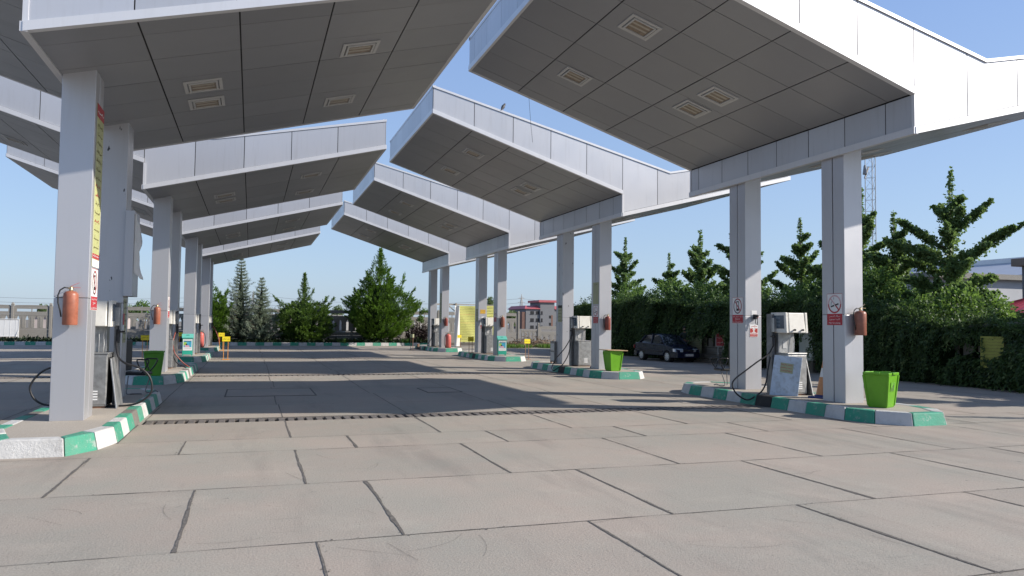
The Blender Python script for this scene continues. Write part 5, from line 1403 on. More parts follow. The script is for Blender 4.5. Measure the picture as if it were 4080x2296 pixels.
conifer(t, [(0.15,0.9), (0.7,1.5), (1.4,1.75), (2.1,1.6), (2.6,1.05), (2.95,0.40), (3.3,0.28), (3.9,0.27), (4.4,0.15), (4.78,0.02)], 15, M['leaf_juniper'], 1350, 0.42, 0.55, M['core'], M['bark_red'], 0.42,
        [(-1.0,-0.2,2.0, -1.95,-0.3,3.15, 0.22, 46), (1.0,-0.3,2.0, 1.5,-0.3,3.15, 0.24, 50), (1.1,-0.3,1.8, 1.95,-0.3,3.1, 0.22, 46), (0.0,-0.2,2.6, -0.42,-0.2,3.55, 0.12, 20), (0.0,-0.2,2.7, 0.62,-0.2,3.6, 0.12, 24), (0,0,2.7, 0.02,0,4.72, 0.20, 120), (-0.6,-0.2,1.8, -1.2,-0.2,2.6, 0.3, 40)], corek=0.5)
t = thing('spruce_tree', 'tall grey-green spruce, the taller of the two, left of the far planting', 'tree', (-0.72, BY+0.3, BZ), 0, 'grey spruces before the far fence'); spruce(t, 5.75, 1.5, 3, 24)
t = thing('spruce_tree', 'shorter silvery spruce between the tall spruce and the juniper', 'tree', (0.62, BY-0.3, BZ), 0, 'grey spruces before the far fence'); spruce(t, 4.42, 1.3, 6, 19)
# thin sapling and brushwood at the right end of the bed
t = thing('sapling', 'thin young sapling with few leaf tufts right of the big cypress', 'tree', (11.55, BY, BZ), 0)
rng = np.random.default_rng(71); b = MB(); b.tube([(0,0,0), (0.03,0,1.3), (-0.02,0,2.2), (0.02,0,2.95)], [0.035,0.028,0.018,0.006], 6); packs = []
for (x, z, r, n) in ((-0.15,2.65,0.2,120), (0.15,2.25,0.22,150), (0.45,2.32,0.16,90), (-0.35,2.5,0.14,80), (0.05,2.9,0.12,60), (0.1,1.85,0.2,130), (0.6,2.28,0.1,50), (-0.1,1.7,0.14,60), (0.15,1.6,0.14,60)):
    packs.append(limb_leaves(rng, np.array([x-0.1,0,z]), np.array([x+0.1,0,z+0.05]), r, r*0.7, n, 0.10)); b.tube([(0.0,0,z-0.25), (x,0,z)], [0.012,0.004], 5)
b.build('trunk', M['bark'], t); leaf_object('crown', packs, M['leaf_bush'], t)
t = thing('shrub', 'dark purplish bare shrub between the big cypress and the farthest right columns', 'shrub', (11.2, BY-0.1, BZ), 0)
rng = np.random.default_rng(72); b = MB(); packs = []
for k in range(90):
    a = rng.uniform(-1.5, 1.4); x = 1.0*rng.normal()*0.55+0.3; h_ = rng.uniform(0.5, 1.5)*(0.75+0.35*(x+0.6)/1.6); e = np.array([x+a*0.35, rng.normal()*0.35, h_])
    m_ = np.array([x*0.8+a*0.1, rng.normal()*0.2, h_*0.55]); b.tube([(x*0.6,0,0), m_, e], [0.012,0.008,0.002], 4)
    packs.append(limb_leaves(rng, m_*0.7, e, 0.12, 0.05, 40, 0.10))
b.build('stem', M['bark'], t); leaf_object('foliage', packs, M['leaf_purple'], t)
# dark ground cover under the far trees
rng = np.random.default_rng(73); n = 5200
xx = rng.uniform(-24, 12.6, n); yy = rng.uniform(53.75, 56.0, n); hh = 0.16 + 0.30*np.array([max(0, noise.noise(Vector((x*0.7, y*0.8, 1)))) for x, y in zip(xx, yy)])
b_ = np.stack([xx, yy, BZ + hh*rng.uniform(0, 1, n)], 1); d_ = unit(np.stack([rng.normal(size=n), rng.normal(size=n)-0.3, 0.9*np.ones(n)], 1))
o = leaf_object('ground_cover', [blades(b_, b_ + d_*0.26, 0.10*np.ones(n), 0.4+0.3*rng.normal(size=n), rng)], M['leaf_dark'])
o['kind'] = 'stuff'; o['label'] = 'low dark planting behind the far kerb'
for k, (x, lab) in enumerate(((5.9, 'small spiky plant spilling over the far kerb, left of the big cypress'), (10.3, 'small tuft spilling over the far kerb, right of the big cypress'))):
    t = thing('spiky_plant', lab, 'plant', (x, 53.8, BZ), 0, 'tufts along the far kerb'); m_ = 60
    a = rng.uniform(0, 2*PI, m_); d_ = unit(np.stack([np.cos(a), np.sin(a)-0.4, rng.uniform(0.2, 1.6, m_)], 1)); b_ = np.zeros((m_,3))
    leaf_object('foliage', [blades(b_, b_ + d_*rng.uniform(0.25,0.6,m_)[:,None], 0.05*np.ones(m_), 0.6+0.2*rng.normal(size=m_), rng)], M['grass'], t)
# dry brush and grass before the low fence
t = thing('brush_pile', 'heap of dry brown cut branches before the low concrete fence', 'brush pile', (18.2, 50.6, 0), 0)
rng = np.random.default_rng(74); packs = []
for k in range(520):
    x = rng.uniform(-1.9, 1.9); y = rng.normal()*0.6; top = (0.75 if x > 0.1 else 0.45)*(1-(x/2.3)**2)
    p = np.array([x, y, max(0.03, top*rng.uniform(0.05, 1.0))]); a = rng.uniform(0, 2*PI); l = rng.uniform(0.3, 0.8)
    q = p + np.array([math.cos(a)*l, math.sin(a)*l*0.6, rng.normal()*0.18]); q[2] = max(0.02, q[2]); m_ = (p+q)/2 + np.array([0,0,rng.uniform(-0.05,0.15)])
    packs.append(blades([p, m_], [m_, q], [0.05, 0.045], [rng.random()]*2, rng))
leaf_object('branches', packs, M['dry'], t)
n = 2600; xx = rng.uniform(15.8, 20.3, n); yy = rng.uniform(48.6, 50.2, n)
keep = np.array([noise.noise(Vector((x*0.9, y*0.9, 5))) > -0.12 for x, y in zip(xx, yy)]); xx = xx[keep]; yy = yy[keep]; n = len(xx)
b_ = np.stack([xx, yy, np.zeros(n)], 1); d_ = unit(np.stack([0.5*rng.normal(size=n), 0.5*rng.normal(size=n), np.ones(n)], 1))
o = leaf_object('grass', [blades(b_, b_ + d_*rng.uniform(0.12,0.38,n)[:,None], 0.035*np.ones(n), 0.5+0.25*rng.normal(size=n), rng)], M['grass'])
o['kind'] = 'stuff'; o['label'] = 'rough green grass before the brush pile'

# distant trees beyond the fence
GD = 'distant trees beyond the far fence'
for k, (x, y, H, r, lab) in enumerate(((18.2, 180, 6.0, 2.1, 'pale distant tree between the juniper and the big cypress'), (60.6, 180, 5.6, 1.7, 'dark distant tree left of the power pylon'),
        (55.3, 180, 8.3, 0.95, 'slim distant tree above the yellow banner, between two columns'), (-40.5, 180, 4.8, 0.9, 'small distant tree topping the fence at far left'),
        (-23.4, 180, 5.0, 1.9, 'distant trees left of the second left column'), (-30.0, 182, 4.2, 1.6, 'low distant tree behind the nearest left pump'), (12.9, 184, 4.0, 1.5, 'low pale distant tree behind the juniper'))):
    t = thing('distant_tree', lab, 'tree', (x, y, -0.24), 0, GD); bush_mesh(t, r, r, H, 300+k, M['leaf_far'], 1500, 0.30, H*0.25 if k != 2 else H*0.45)
t = thing('shrub', 'light green branch topping the fence left of the second left column', 'shrub', (-6.95, 57.6, -0.24), 0); bush_mesh(t, 0.55, 0.5, 3.1, 320, M['leaf_bush'], 900, 0.12, 1.9, False)
# ------------------------------------------------------------------ far kerb and planting bed
M['conc_fence'] = m_concrete('fence_concrete', (0.33, 0.315, 0.285), tint=False, sc=1.2, bm=0.4)
M['stone'] = m_concrete('rubble_stone', (0.20, 0.185, 0.16), tint=False, sc=2.0, bm=0.8)
b = MB(); n = 68
for k in range(n):
    xa = -25 + 37.4*k/n; xb = xa + 37.4/n
    b.hexa([(xa+0.005,53.5,-0.05), (xb-0.005,53.5,-0.05), (xb-0.005,53.75,-0.05), (xa+0.005,53.75,-0.05)], [(xa+0.005,53.54,0.21), (xb-0.005,53.54,0.21), (xb-0.005,53.75,0.21), (xa+0.005,53.75,0.21)], k % 2, rnd.random())
struct(b.build('kerb', [M['kerb_g'], M['kerb_w']], bevel=0.012), 'far kerb painted green and white')
b = MB(); b.box(-25, 12.4, 53.755, 56.6, -0.2, BZ); struct(b.build('planting_bed', M['soil']), 'dark earth of the far planting bed')

# ------------------------------------------------------------------ precast concrete fences
def fence_panel(wd, top=2.30, mode='full'):
    b = MB(); w = wd/2 - 0.075; r = 0.03
    if mode == 'full':
        for k in range(3):
            b.box(-w, w, -0.025, 0.025, 0.06+0.255*k, 0.305+0.255*k)
        z0, z1 = 0.84, 1.74
    elif mode == 'low': z0, z1 = 0.18, 1.12
    else: z0, z1 = 0.10, 0.80
    b.box(-w, w, -0.03, 0.03, z0, z0+0.07); b.box(-w, w, -0.03, 0.03, z1-0.04, z1+0.05)
    ng = 4; pitch = 2*w/ng; gp = 0.155
    for k in range(ng+1):
        c = -w + pitch*k; a_, e_ = max(-w, c-pitch/2+gp/2), min(w, c+pitch/2-gp/2)
        b.box(a_, e_, -0.022, 0.022, z0+0.07, z1-0.04)
        b.box(a_+(e_-a_)*0.35, a_+(e_-a_)*0.65, -0.032, -0.0225, z0+0.10, z1-0.14)
    for k in range(ng):
        c = -w + pitch*(k+0.5); zz = z1-0.04
        b.poly([(c-gp/2, -0.021, zz-0.20), (c-gp/2, -0.021, zz), (c-0.004, -0.021, zz)], (0,0.042,0)); b.poly([(c+gp/2, -0.021, zz-0.20), (c+0.004, -0.021, zz), (c+gp/2, -0.021, zz)], (0,0.042,0))
    if mode != 'low':
        f = z1+0.055
        b.box(-w, w, -0.025, 0.025, f, f+0.16); b.box(-w, w, -0.025, 0.025, f+0.33, f+0.50)
        b.box(-w, -w+0.16, -0.025, 0.025, f+0.16, f+0.33); b.box(w-0.16, w, -0.025, 0.025, f+0.16, f+0.33)
        b.box(-0.03, 0.03, -0.02, 0.02, f+0.16, f+0.33)
        b.poly([(-w, -0.03, f+0.50), (w, -0.03, f+0.50), (w-0.1, -0.03, f+0.56), (0.25, -0.03, f+0.575), (-0.25, -0.03, f+0.575), (-w+0.1, -0.03, f+0.56)], (0,0.06,0))
    return b
def post(h):
    b = MB(); b.box(-0.075, 0.075, -0.075, 0.075, -0.2, h-0.16); b.box(-0.09, 0.09, -0.09, 0.09, h-0.16, h-0.10); b.hexa([(-0.075,-0.075,h-0.10), (0.075,-0.075,h-0.10), (0.075,0.075,h-0.10), (-0.075,0.075,h-0.10)], [(-0.045,-0.045,h), (0.045,-0.045,h), (0.045,0.045,h), (-0.045,0.045,h)])
    return b
PW = 2.12
t = thing('concrete_fence', 'weathered precast concrete fence with arched slots behind the far planting', 'fence', (0, 56.3, 0), 0)
pm = fence_panel(PW).build('fence_panel', M['conc_fence'], t, bevel=0.006, seg=1); pm.location = (-12.2-PW*5.5, 0, 0.1)
qm = post(2.62).build('fence_post', M['conc_fence'], t, bevel=0.008, seg=1); qm.location = (-12.2-PW*6, 0, 0)
for k in range(-5, 16):
    if k < 15:
        o = pm.copy(); COL.objects.link(o); o.location = (-12.2+PW*(k+0.5), 0, 0.1)
    o = qm.copy(); COL.objects.link(o); o.location = (-12.2+PW*k, 0, 0)
b = MB(); b.box(10, 19.7, -0.12, 0.12, -0.2, 0.16); b.build('plinth', M['stone'], t)
t = thing('concrete_fence', 'lower stepped concrete fence in front of the unfinished building', 'fence', (19.75, 56.3, 0), 0)
pm = fence_panel(1.5, mode='low').build('fence_panel', M['conc_fence'], t, bevel=0.006, seg=1); pm.location = (0.75, 0, 0)
qm = post(1.75).build('fence_post', M['conc_fence'], t, bevel=0.008, seg=1); qm.location = (1.5, 0, 0)
pm = fence_panel(2.2, mode='mid').build('fence_panel', M['conc_fence'], t, bevel=0.006, seg=1); pm.location = (2.6, 0, 0.05)
for k in range(1, 4):
    o = pm.copy(); COL.objects.link(o); o.location = (2.6+2.2*k, 0, 0.05)
    o = qm.copy(); COL.objects.link(o); o.location = (1.5+2.2*k, 0, 0)
b = MB(); b.box(0, 10.3, -0.12, 0.12, -0.2, 0.16); b.build('plinth', M['stone'], t)
t = thing('concrete_fence', 'overgrown concrete fence behind the hedge, glimpsed in its gaps', 'fence', (19.72, 0, 0), PI/2)
pm = fence_panel(PW).build('fence_panel', M['conc_fence'], t, bevel=0.006, seg=1); pm.location = (11.06, 0, 0.02); pm.scale.z = 0.76
qm = post(1.80).build('fence_post', M['conc_fence'], t, bevel=0.008, seg=1); qm.location = (10.0, 0, 0)
for k in range(1, 17):
    o = pm.copy(); COL.objects.link(o); o.location = (10.0+PW*(k+0.5), 0, 0.02)
    o = qm.copy(); COL.objects.link(o); o.location = (10.0+PW*k, 0, 0)
b = MB()
for k in range(80):
    for j in range(2):
        x = 10 + 0.45*(k+0.5*j); b.box(x+0.01, x+0.44, 0.10+rnd.uniform(-.02,.02), 0.40, -0.05+0.22*j, 0.155+0.22*j, 0, rnd.random())
b.build('stone_footing', M['stone'], t, bevel=0.02, seg=1)
# white sheeted barrier at far left
t = thing('sheet_barrier', 'white sheeted metal barrier before the fence at far left', 'barrier', (-14.7, 55.2, 0), 0)
b = MB(); b.box(-1.6, 1.0, -0.006, 0.006, 0.50, 1.50)
for k in range(9): b.box(-1.55+0.3*k, -1.53+0.3*k, -0.014, -0.007, 0.5, 1.5)
b.build('sheet', M['white'], t)
b = MB(); b.tube([(-1.6,0,1.54), (1.0,0,1.56)], 0.022, 8); b.tube([(1.02,0,0.13), (1.02,0,1.56)], 0.022, 8); b.tube([(0.55,0.0,0.13), (0.55,0.02,1.5)], 0.018, 8); b.tube([(-1.6,0,0.46), (1.02,0,0.50)], 0.02, 8); b.tube([(0.85,-0.12,0.13), (1.0,0,0.9)], 0.015, 8); b.build('frame', M['white'], t, smooth='auto')

# ------------------------------------------------------------------ yellow cloth banner on a timber frame
t = thing('timber_frame', 'weathered timber frame carrying the big yellow banner', 'frame', (0, 52.0, 0), 0)
b = MB(); b.bar((13.50,0.06,0), (13.50,0.06,3.02), 0.11, 0.10); b.bar((16.55,0.06,0), (16.55,0.06,2.98), 0.10); b.build('post', M['wood_grey'], t)
b = MB(); b.bar((11.9,0.15,2.93), (13.6,0.15,2.93), 0.07, 0.10); b.bar((13.5,0.05,2.94), (16.6,0.05,2.92), 0.05, 0.06); b.bar((12.95,0.15,2.88), (13.45,0.12,2.45), 0.06, 0.06); b.build('rail', M['wood_grey'], t)
def ban(u, v):
    x = 13.63 + 2.85*u; z = 2.86 - 0.02*math.sin(u*5) - v*2.52
    y = 0.022*math.sin(6*(u*1.4-v*1.0)+1)*(0.3+v*0.5) + 0.03*noise.noise(Vector((u*3, v*2.5, 2))) + 0.03*max(0, math.sin(9*(u*0.9 - 0.45*v) + 0.4))*(1-u)
    return (x, -0.02 + y, z)
b = cloth(40, 36, ban); o = b.build('cloth_banner', M['banner'] if 'banner' in M else paint('banner_cloth', (0.60, 0.60, 0.18), 0.75, 0, 0.06, 3), None, smooth=True)
bt = o; o.location = (0, 52.0, 0); tag(o, 'large wrinkled yellow banner covered in writing, beyond the right columns', 'banner')
f = Flat()
for k in range(20):
    f.scrawl(0.03, 0.52 if k < 99 else 0.9, 0.055+0.046*k, 0.024, 0, 1 if k in (4, 9) else 0, 500+k)
for k, zz in enumerate((0.06, 0.14, 0.22, 0.30)): f.scrawl(0.62, 0.97, zz, 0.05, 0, 0, 600+k)
vs = []
for (u, _, v) in f.mb.v:
    p = ban(min(1, max(0, u)), min(1, max(0, v))); vs.append((p[0], p[1]-0.012, p[2]))
f.mb.v = vs; f.mb.build('lettering', [M['ink_soft'], M['ink_red']], bt)
def wcl(u, v): return (13.40 + 0.30*u + 0.10*v*(u-0.2), -0.09 + 0.06*math.sin(5*u+3*v), 2.85 - v*2.82)
b = cloth(8, 24, wcl); o = b.build('white_cloth', M['white'], None, smooth=True); o.location = (0, 52.0, 0); tag(o, 'long white cloth hanging over the left post of the yellow banner', 'cloth')
b = MB(); b.lathe([(0.25,0.0), (0.34,0.12), (0.30,0.36), (0.18,0.52), (0.05,0.56)], n=14); b.v = [(x*1.5*(1+0.3*noise.noise(Vector((x*5,y*5,z*5)))), y, z) for x, y, z in b.v]
o = b.build('dark_lump', M['black'], None, smooth=True); o.location = (12.75, 52.8, 0); tag(o, 'black rounded heap on the ground left of the yellow banner', 'lump')  # near-black rounded form with a noise-warped outline

# signs and sheets on the overgrown fence
t = thing('fence_banner', 'dirty yellow-green banner half covered by creeper at far right', 'banner', (19.02, 15.62, 0.99), FACE_L); board(t, 0.70, 0.86, 0.008, paint('dirty_banner', (0.30, 0.32, 0.07), 0.7, 0, 0.15, 4))
f = Flat()
for k in range(9): f.scrawl(-0.31, 0.31, 0.36-0.085*k, 0.045, 1, 0, 700+k)
f.build('lettering', M['ink_soft'], t)
t = thing('fence_banner', 'tall faded yellow banner on the wall behind the parked car bonnet', 'banner', (19.42, 31.0, 0.72), FACE_L); board(t, 1.1, 1.42, 0.008, M['poster_dull'])
f = Flat()
for k in range(15): f.scrawl(-0.48, 0.48, 0.62-0.088*k, 0.045, 1, 0, 720+k)
f.build('lettering', M['ink_soft'], t)
t = thing('warning_board', 'red board with a pale border beside the nearest right rear column', 'sign', (19.3, 28.80, 1.11), FACE_L); board(t, 0.66, 0.76, 0.02, M['lampframe'])
f = Flat(); f.rect(-0.29, 0.29, -0.34, 0.34, 1, 0); f.build('red_panel', M['ink_red'], t)
f = Flat()
for k in range(3): f.scrawl(-0.24, 0.24, 0.2-0.2*k, 0.09, 2, 0, 740+k)
f.build('lettering', M['faded_pink'], t)
b = MB()
for s in (-0.2, 0.2): b.box(s-0.03, s+0.03, 0.021, 0.06, -1.1, -0.2)
b.build('leg', M['lampframe'], t)
t = thing('metal_cabinet', 'pale metal cabinet among the creepers behind the nearest cream pump', 'cabinet', (19.05, 23.05, 0.0), FACE_L)
b = MB(); b.box(-0.36, 0.36, 0, 0.35, 0.42, 1.52); b.build('body', paint('pale_cabinet', (0.42, 0.46, 0.42), 0.5, 0, 0.1, 3), t, bevel=0.008)
b = MB(); b.box(-0.34, -0.004, -0.012, -0.001, 0.44, 1.50); b.box(0.004, 0.34, -0.012, -0.001, 0.44, 1.50); b.build('door', paint('pale_cabinet_door', (0.45, 0.49, 0.45), 0.5, 0, 0.1, 3), t, bevel=0.003)
b = MB(); b.box(-0.36, 0.36, 0.0, 0.35, -0.02, 0.41); b.build('base', M['stone'], t)

# ------------------------------------------------------------------ buildings
t = thing('unfinished_building', 'grey unfinished block with red roofs and empty windows, far beyond the fence', 'building', (0, 300, 0), 0)
k_ = 300/110.0
def BX(x): return x*k_
def BZ_(z): return 1.6 + (z-1.6)*k_
M['render_grey'] = m_concrete('raw_render', (0.24, 0.245, 0.255), tint=False, sc=0.12, bm=0.2)
M['roof_red'] = paint('red_roof', (0.42, 0.10, 0.11), 0.55, 0, 0.1, 0.6)
M['void'] = paint('window_void', (0.012, 0.013, 0.016), 0.8)
b = MB(); xa, xb = BX(39.45), BX(47.95); zt1 = BZ_(3.95)
b.box(xa, xb, 0, 22, -0.24, zt1); b.box(BX(41.73), BX(44.05), -0.5, 12, -0.24, BZ_(4.98)); b.build('walls', M['render_grey'], t)
b = MB()
for (a, c) in ((39.2, 41.70), (44.08, 48.27)):
    b.poly([(BX(a), -0.6, zt1+0.02), (BX(a), -0.6, zt1+0.30), (BX(a)+1.6*(a<40), 3.0, BZ_(4.50)), (BX(a)+1.6*(a<40), 22, BZ_(4.50)), (BX(a), 22.4, zt1+0.02)], (BX(c)-BX(a), 0, 0))
b.box(BX(41.40), BX(44.42), -1.2, 12.5, BZ_(5.0), BZ_(5.34)); b.build('roof', M['roof_red'], t, fix=True)
for x0_, x1_ in ((40.17, 40.76), (41.07, 41.61), (41.84, 42.11)):
    for z0_, z1_ in ((3.63, 3.18), (2.54, 2.06), (1.45, 1.0)):
        b = MB(); yy = -0.03 if x1_ < 41.7 else -0.53; b.box(BX(x0_), BX(x1_), yy, yy+0.02, BZ_(z1_), BZ_(z0_)); b.box(BX(x0_)-0.1, BX(x1_)+0.1, yy-0.15, yy, BZ_(z1_)-0.12, BZ_(z1_)); b.build('window', [M['void']], t)
for zz in (3.0, 1.9):
    b = MB(); b.box(BX(43.15), BX(43.5), -0.53, -0.51, BZ_(zz-0.45), BZ_(zz)); b.build('window', M['void'], t)
b = MB(); b.box(BX(43.52), BX(43.78), -0.54, -0.505, BZ_(1.3), BZ_(3.05)); b.build('brick_strip', paint('raw_brick', (0.20, 0.11, 0.08), 0.9), t)
b = MB(); b.tube([(BX(40.8), 2, zt1+0.3), (BX(40.8), 2, zt1+2.2)], 0.06, 6); b.build('roof_pipe', M['steel_dark'], t)
b = MB(); b.box(xa-1.6, xa-0.05, 0.2, 10, -0.24, zt1-1.2); b.build('side_wall', paint('raw_brick_wall', (0.16, 0.09, 0.07), 0.9, 0, 0.2, 1.0), t)
for j, (x0_, x1_, y_, h_, c) in enumerate(((-38, -22, 160, 2.4, (0.42,0.36,0.34)), (2, 16, 150, 2.9, (0.36,0.33,0.32)), (16, 36, 140, 2.6, (0.44,0.42,0.38)))):
    t = thing('low_building', ['low pale building glimpsed through the fence at left', 'low building glimpsed between the spruces', 'long low pale building glimpsed beyond the fence right of the big cypress'][j], 'building', (x0_, y_, -0.24), 0, 'low buildings beyond the far fence')
    b = MB(); b.box(0, x1_-x0_, 0, 10, 0, h_); b.build('walls', paint('low_wall', c, 0.8, 0, 0.1, 0.5), t)
    b = MB(); b.box(-0.4, x1_-x0_+0.4, -0.5, 10.4, h_+0.002, h_+0.35); b.build('roof', M['conc_fence'], t)
# right-hand neighbours
t = thing('grey_roofed_building', 'tan building with a long grey metal roof and white parapet behind the tallest-looking tree', 'building', (0,0,0), 0)
b = MB(); b.box(40, 60, 20, 50, -0.24, 4.50); b.build('walls', paint('tan_wall', (0.40, 0.33, 0.26), 0.8, 0, 0.08, 0.6), t)
b = MB(); b.poly([(39.6, 20, 4.502), (39.6, 20, 4.62), (44.3, 20, 5.75), (44.3, 20, 4.502)], (0, 30, 0)); b.build('roof', paint('grey_roof', (0.40, 0.42, 0.46), 0.45, 0.4, 0.06, 0.5), t, fix=True)
b = MB(); b.box(44.31, 44.6, 20, 50, 4.51, 6.05); b.build('parapet', M['white'], t)
for k in range(8):
    b = MB(); b.box(39.97, 39.995, 21+3.5*k, 23.4+3.5*k, 1.6, 3.9); b.build('window', M['void'], t)
for k in range(9):
    b = MB(); b.box(39.85, 39.995, 20.2+3.5*k, 20.5+3.5*k, -0.2, 4.49); b.build('pilaster', M['conc_fence'], t)
t = thing('pale_building', 'pale building wall with dark uprights glimpsed through the trees', 'building', (0,0,0), 0)
b = MB(); b.box(30, 38, 27.5, 33.5, -0.24, 4.0); b.build('walls', paint('pale_wall', (0.42, 0.43, 0.45), 0.8, 0, 0.06, 0.8), t)
for k in range(4):
    b = MB(); b.box(29.97, 29.995, 28.0+1.3*k, 28.5+1.3*k, 1.2, 3.7); b.build('window', M['void'], t)
b = MB(); b.box(29.7, 38.3, 27.2, 33.8, 4.002, 4.25); b.build('roof', M['conc_fence'], t)
t = thing('gate_canopy', 'brown concrete eave on a grey pillar at the right picture edge', 'canopy', (0,0,0), 0)
b = MB(); b.box(29.9, 33, 18.5, 23.62, 4.24, 4.56); b.build('eave', paint('brown_eave', (0.26, 0.20, 0.16), 0.8, 0, 0.1, 1.5), t, bevel=0.02)
b = MB(); b.box(30.1, 30.6, 22.8, 23.29, -0.24, 4.239); b.build('pillar', M['render_grey'], t)
def hip_roof(name, label, cx, cy, rx, ry, ze, za, n=26):
    t = thing(name, label, 'roof', (cx, cy, 0), 0, 'small red roofs behind the hedge')
    b = MB()
    for q in range(4):
        Rm = Matrix.Rotation(q*PI/2, 4, 'Z'); w_, d_ = (rx, ry) if q % 2 == 0 else (ry, rx); e = MB(); vs = []; fs = []
        for i in range(n+1):
            f = -1 + 2*i/n; z_ = 0.035*(i % 2)
            vs += [(f*w_, -d_, ze+z_), (f*0.02, -0.02, za+z_)]
        fs = [(2*i, 2*i+2, 2*i+3, 2*i+1) for i in range(n)]; e.add(vs, fs); b.merge(e, Rm)
    b.build('roof_sheets', paint('red_metal_roof', (0.40, 0.03, 0.045), 0.4, 0, 0.1, 2), t)
    b = MB()
    for sx in (-1, 1):
        for sy in (-1, 1): b.bar((sx*rx*0.9, sy*ry*0.9, -0.2), (sx*rx*0.9, sy*ry*0.9, ze+0.02), 0.12)
    b.build('post', M['steel_dark'], t)
    b = MB(); b.box(-rx*0.85, rx*0.85, -ry*0.85, ry*0.85, -0.2, ze-0.02); b.build('kiosk_wall', M['render_grey'], t)
    return t
hip_roof('kiosk_roof', 'dark red corrugated hipped roof rising over the hedge at far right', 27.6, 20.2, 2.1, 1.9, 2.20, 3.0)
hip_roof('kiosk_roof', 'small red roof patch glimpsed through the shrubs', 30.5, 27.6, 0.9, 0.9, 2.45, 2.95, 14)

# ------------------------------------------------------------------ masts and power lines
t = thing('lattice_mast', 'guyed lattice radio mast behind the trees at right', 'mast', (60, 62.6, -0.24), 0.4)
b = MB(); R_ = 0.56; P3 = [(R_*math.cos(a), R_*math.sin(a)) for a in (0.2, 0.2+2*PI/3, 0.2+4*PI/3)]
for p in P3: b.tube([(p[0],p[1],0), (p[0],p[1],30)], 0.045, 6)
b.build('leg', M['steel'], t)
b = MB()
for k in range(26):
    z = 30*k/26; z2 = z + 30/26
    for i in range(3):
        p, q = P3[i], P3[(i+1)%3]; b.tube([(p[0],p[1],z), (q[0],q[1],z)], 0.016, 4); b.tube([(p[0],p[1],z) if k%2 else (q[0],q[1],z), (q[0],q[1],z2) if k%2 else (p[0],p[1],z2)], 0.016, 4)
b.build('lattice', M['steel'], t)
b = MB(); b.lathe([(0.2,0.0), (0.22,0.1), (0.12,0.9), (0.05,1.0)], c=(-0.7,0.3,17.6), n=10); b.bar((-0.75,0.3,17.2), (-0.3,0.1,18.4), 0.12); b.build('antenna', M['steel_dark'], t)
def pylon(label, x, y, H):
    t = thing('power_pylon', label, 'pylon', (x, y, -0.24), 0.3, 'power pylons on the horizon'); b = MB(); s = H/30
    def wz(z): return 2.9*(1-z/26) + 0.35 if z < 26 else 0.35*(30-z)/4 + 0.02
    zs = [0, 4, 8, 11.5, 14.5, 17, 19.2, 21.2, 23, 24.6, 26, 28, 30]
    for sx in (-1, 1):
        for sy in (-1, 1):
            for a, c in zip(zs, zs[1:]): b.bar((sx*wz(a)*s, sy*wz(a)*s, a*s), (sx*wz(c)*s, sy*wz(c)*s, c*s), 0.26)
    for a, c in zip(zs, zs[1:]):
        for sy in (-1, 1):
            b.bar((-wz(a)*s, sy*wz(a)*s, a*s), (wz(c)*s, sy*wz(c)*s, c*s), 0.16); b.bar((wz(a)*s, sy*wz(a)*s, a*s), (-wz(c)*s, sy*wz(c)*s, c*s), 0.16)
            b.bar((-wz(c)*s, sy*wz(c)*s, c*s), (wz(c)*s, sy*wz(c)*s, c*s), 0.14)
    b.build('tower', M['steel_dark'], t)
    b = MB()
    for z, l in ((18, 5.2), (22, 4.0), (26, 3.4)):
        b.bar((-l*s, 0, z*s), (l*s, 0, z*s), 0.30)
        for sx in (-1, 1): b.bar((sx*l*s, 0, z*s), (sx*0.5*s, 0, (z+1.5)*s), 0.16)
    b.build('cross_arm', M['steel_dark'], t)
    return t
pylon('steel power pylon on the horizon left of the unfinished building', 246.5, 700, 31.0)
pylon('faint steel pylon on the horizon between the two spruces', 1.0, 760, 30.5)
b = MB()
for z, off in ((18.5, 5), (22.5, 4), (26.5, 3.4)):
    A = Vector((1.0, 760, z)); B_ = Vector((246.5, 700, z)); C_ = Vector((520, 720, z))
    for P_, Q_ in ((A, B_), (B_, C_), (Vector((-330, 800, z)), A)):
        b.tube([P_.lerp(Q_, k/14) - Vector((0, 0, 4*7.0*(k/14)*(1-k/14))) for k in range(15)], 0.10, 4)
o = b.build('power_lines', M['steel_dark'], None); tag(o, 'thin sagging power lines strung between the two pylons', 'power lines')
# ------------------------------------------------------------------ parked saloon car
M['car'] = paint('dark_blue_lacquer', (0.012, 0.016, 0.036), 0.22, 0.0, 0.1, 5, (0.022, 0.022, 0.026), 0.15, spec=0.4)
m_, nt_, b_, o_ = mat('window_glass'); b_.inputs['Base Color'].default_value = (0.02, 0.025, 0.03, 1); b_.inputs['Roughness'].default_value = 0.06; b_.inputs['Specular IOR Level'].default_value = 0.8
M['glass'] = m_
M['trimblack'] = paint('black_trim', (0.018, 0.018, 0.02), 0.5)
m_, nt_, b_, o_ = mat('headlight_glass'); b_.inputs['Base Color'].default_value = (0.62, 0.66, 0.72, 1); b_.inputs['Roughness'].default_value = 0.12; b_.inputs['Metallic'].default_value = 0.35
M['headlight'] = m_
M['rim'] = paint('wheel_cover', (0.55, 0.56, 0.57), 0.35, 0.5, 0.08, 8)
M['tail'] = paint('tail_lamp', (0.30, 0.02, 0.02), 0.25)
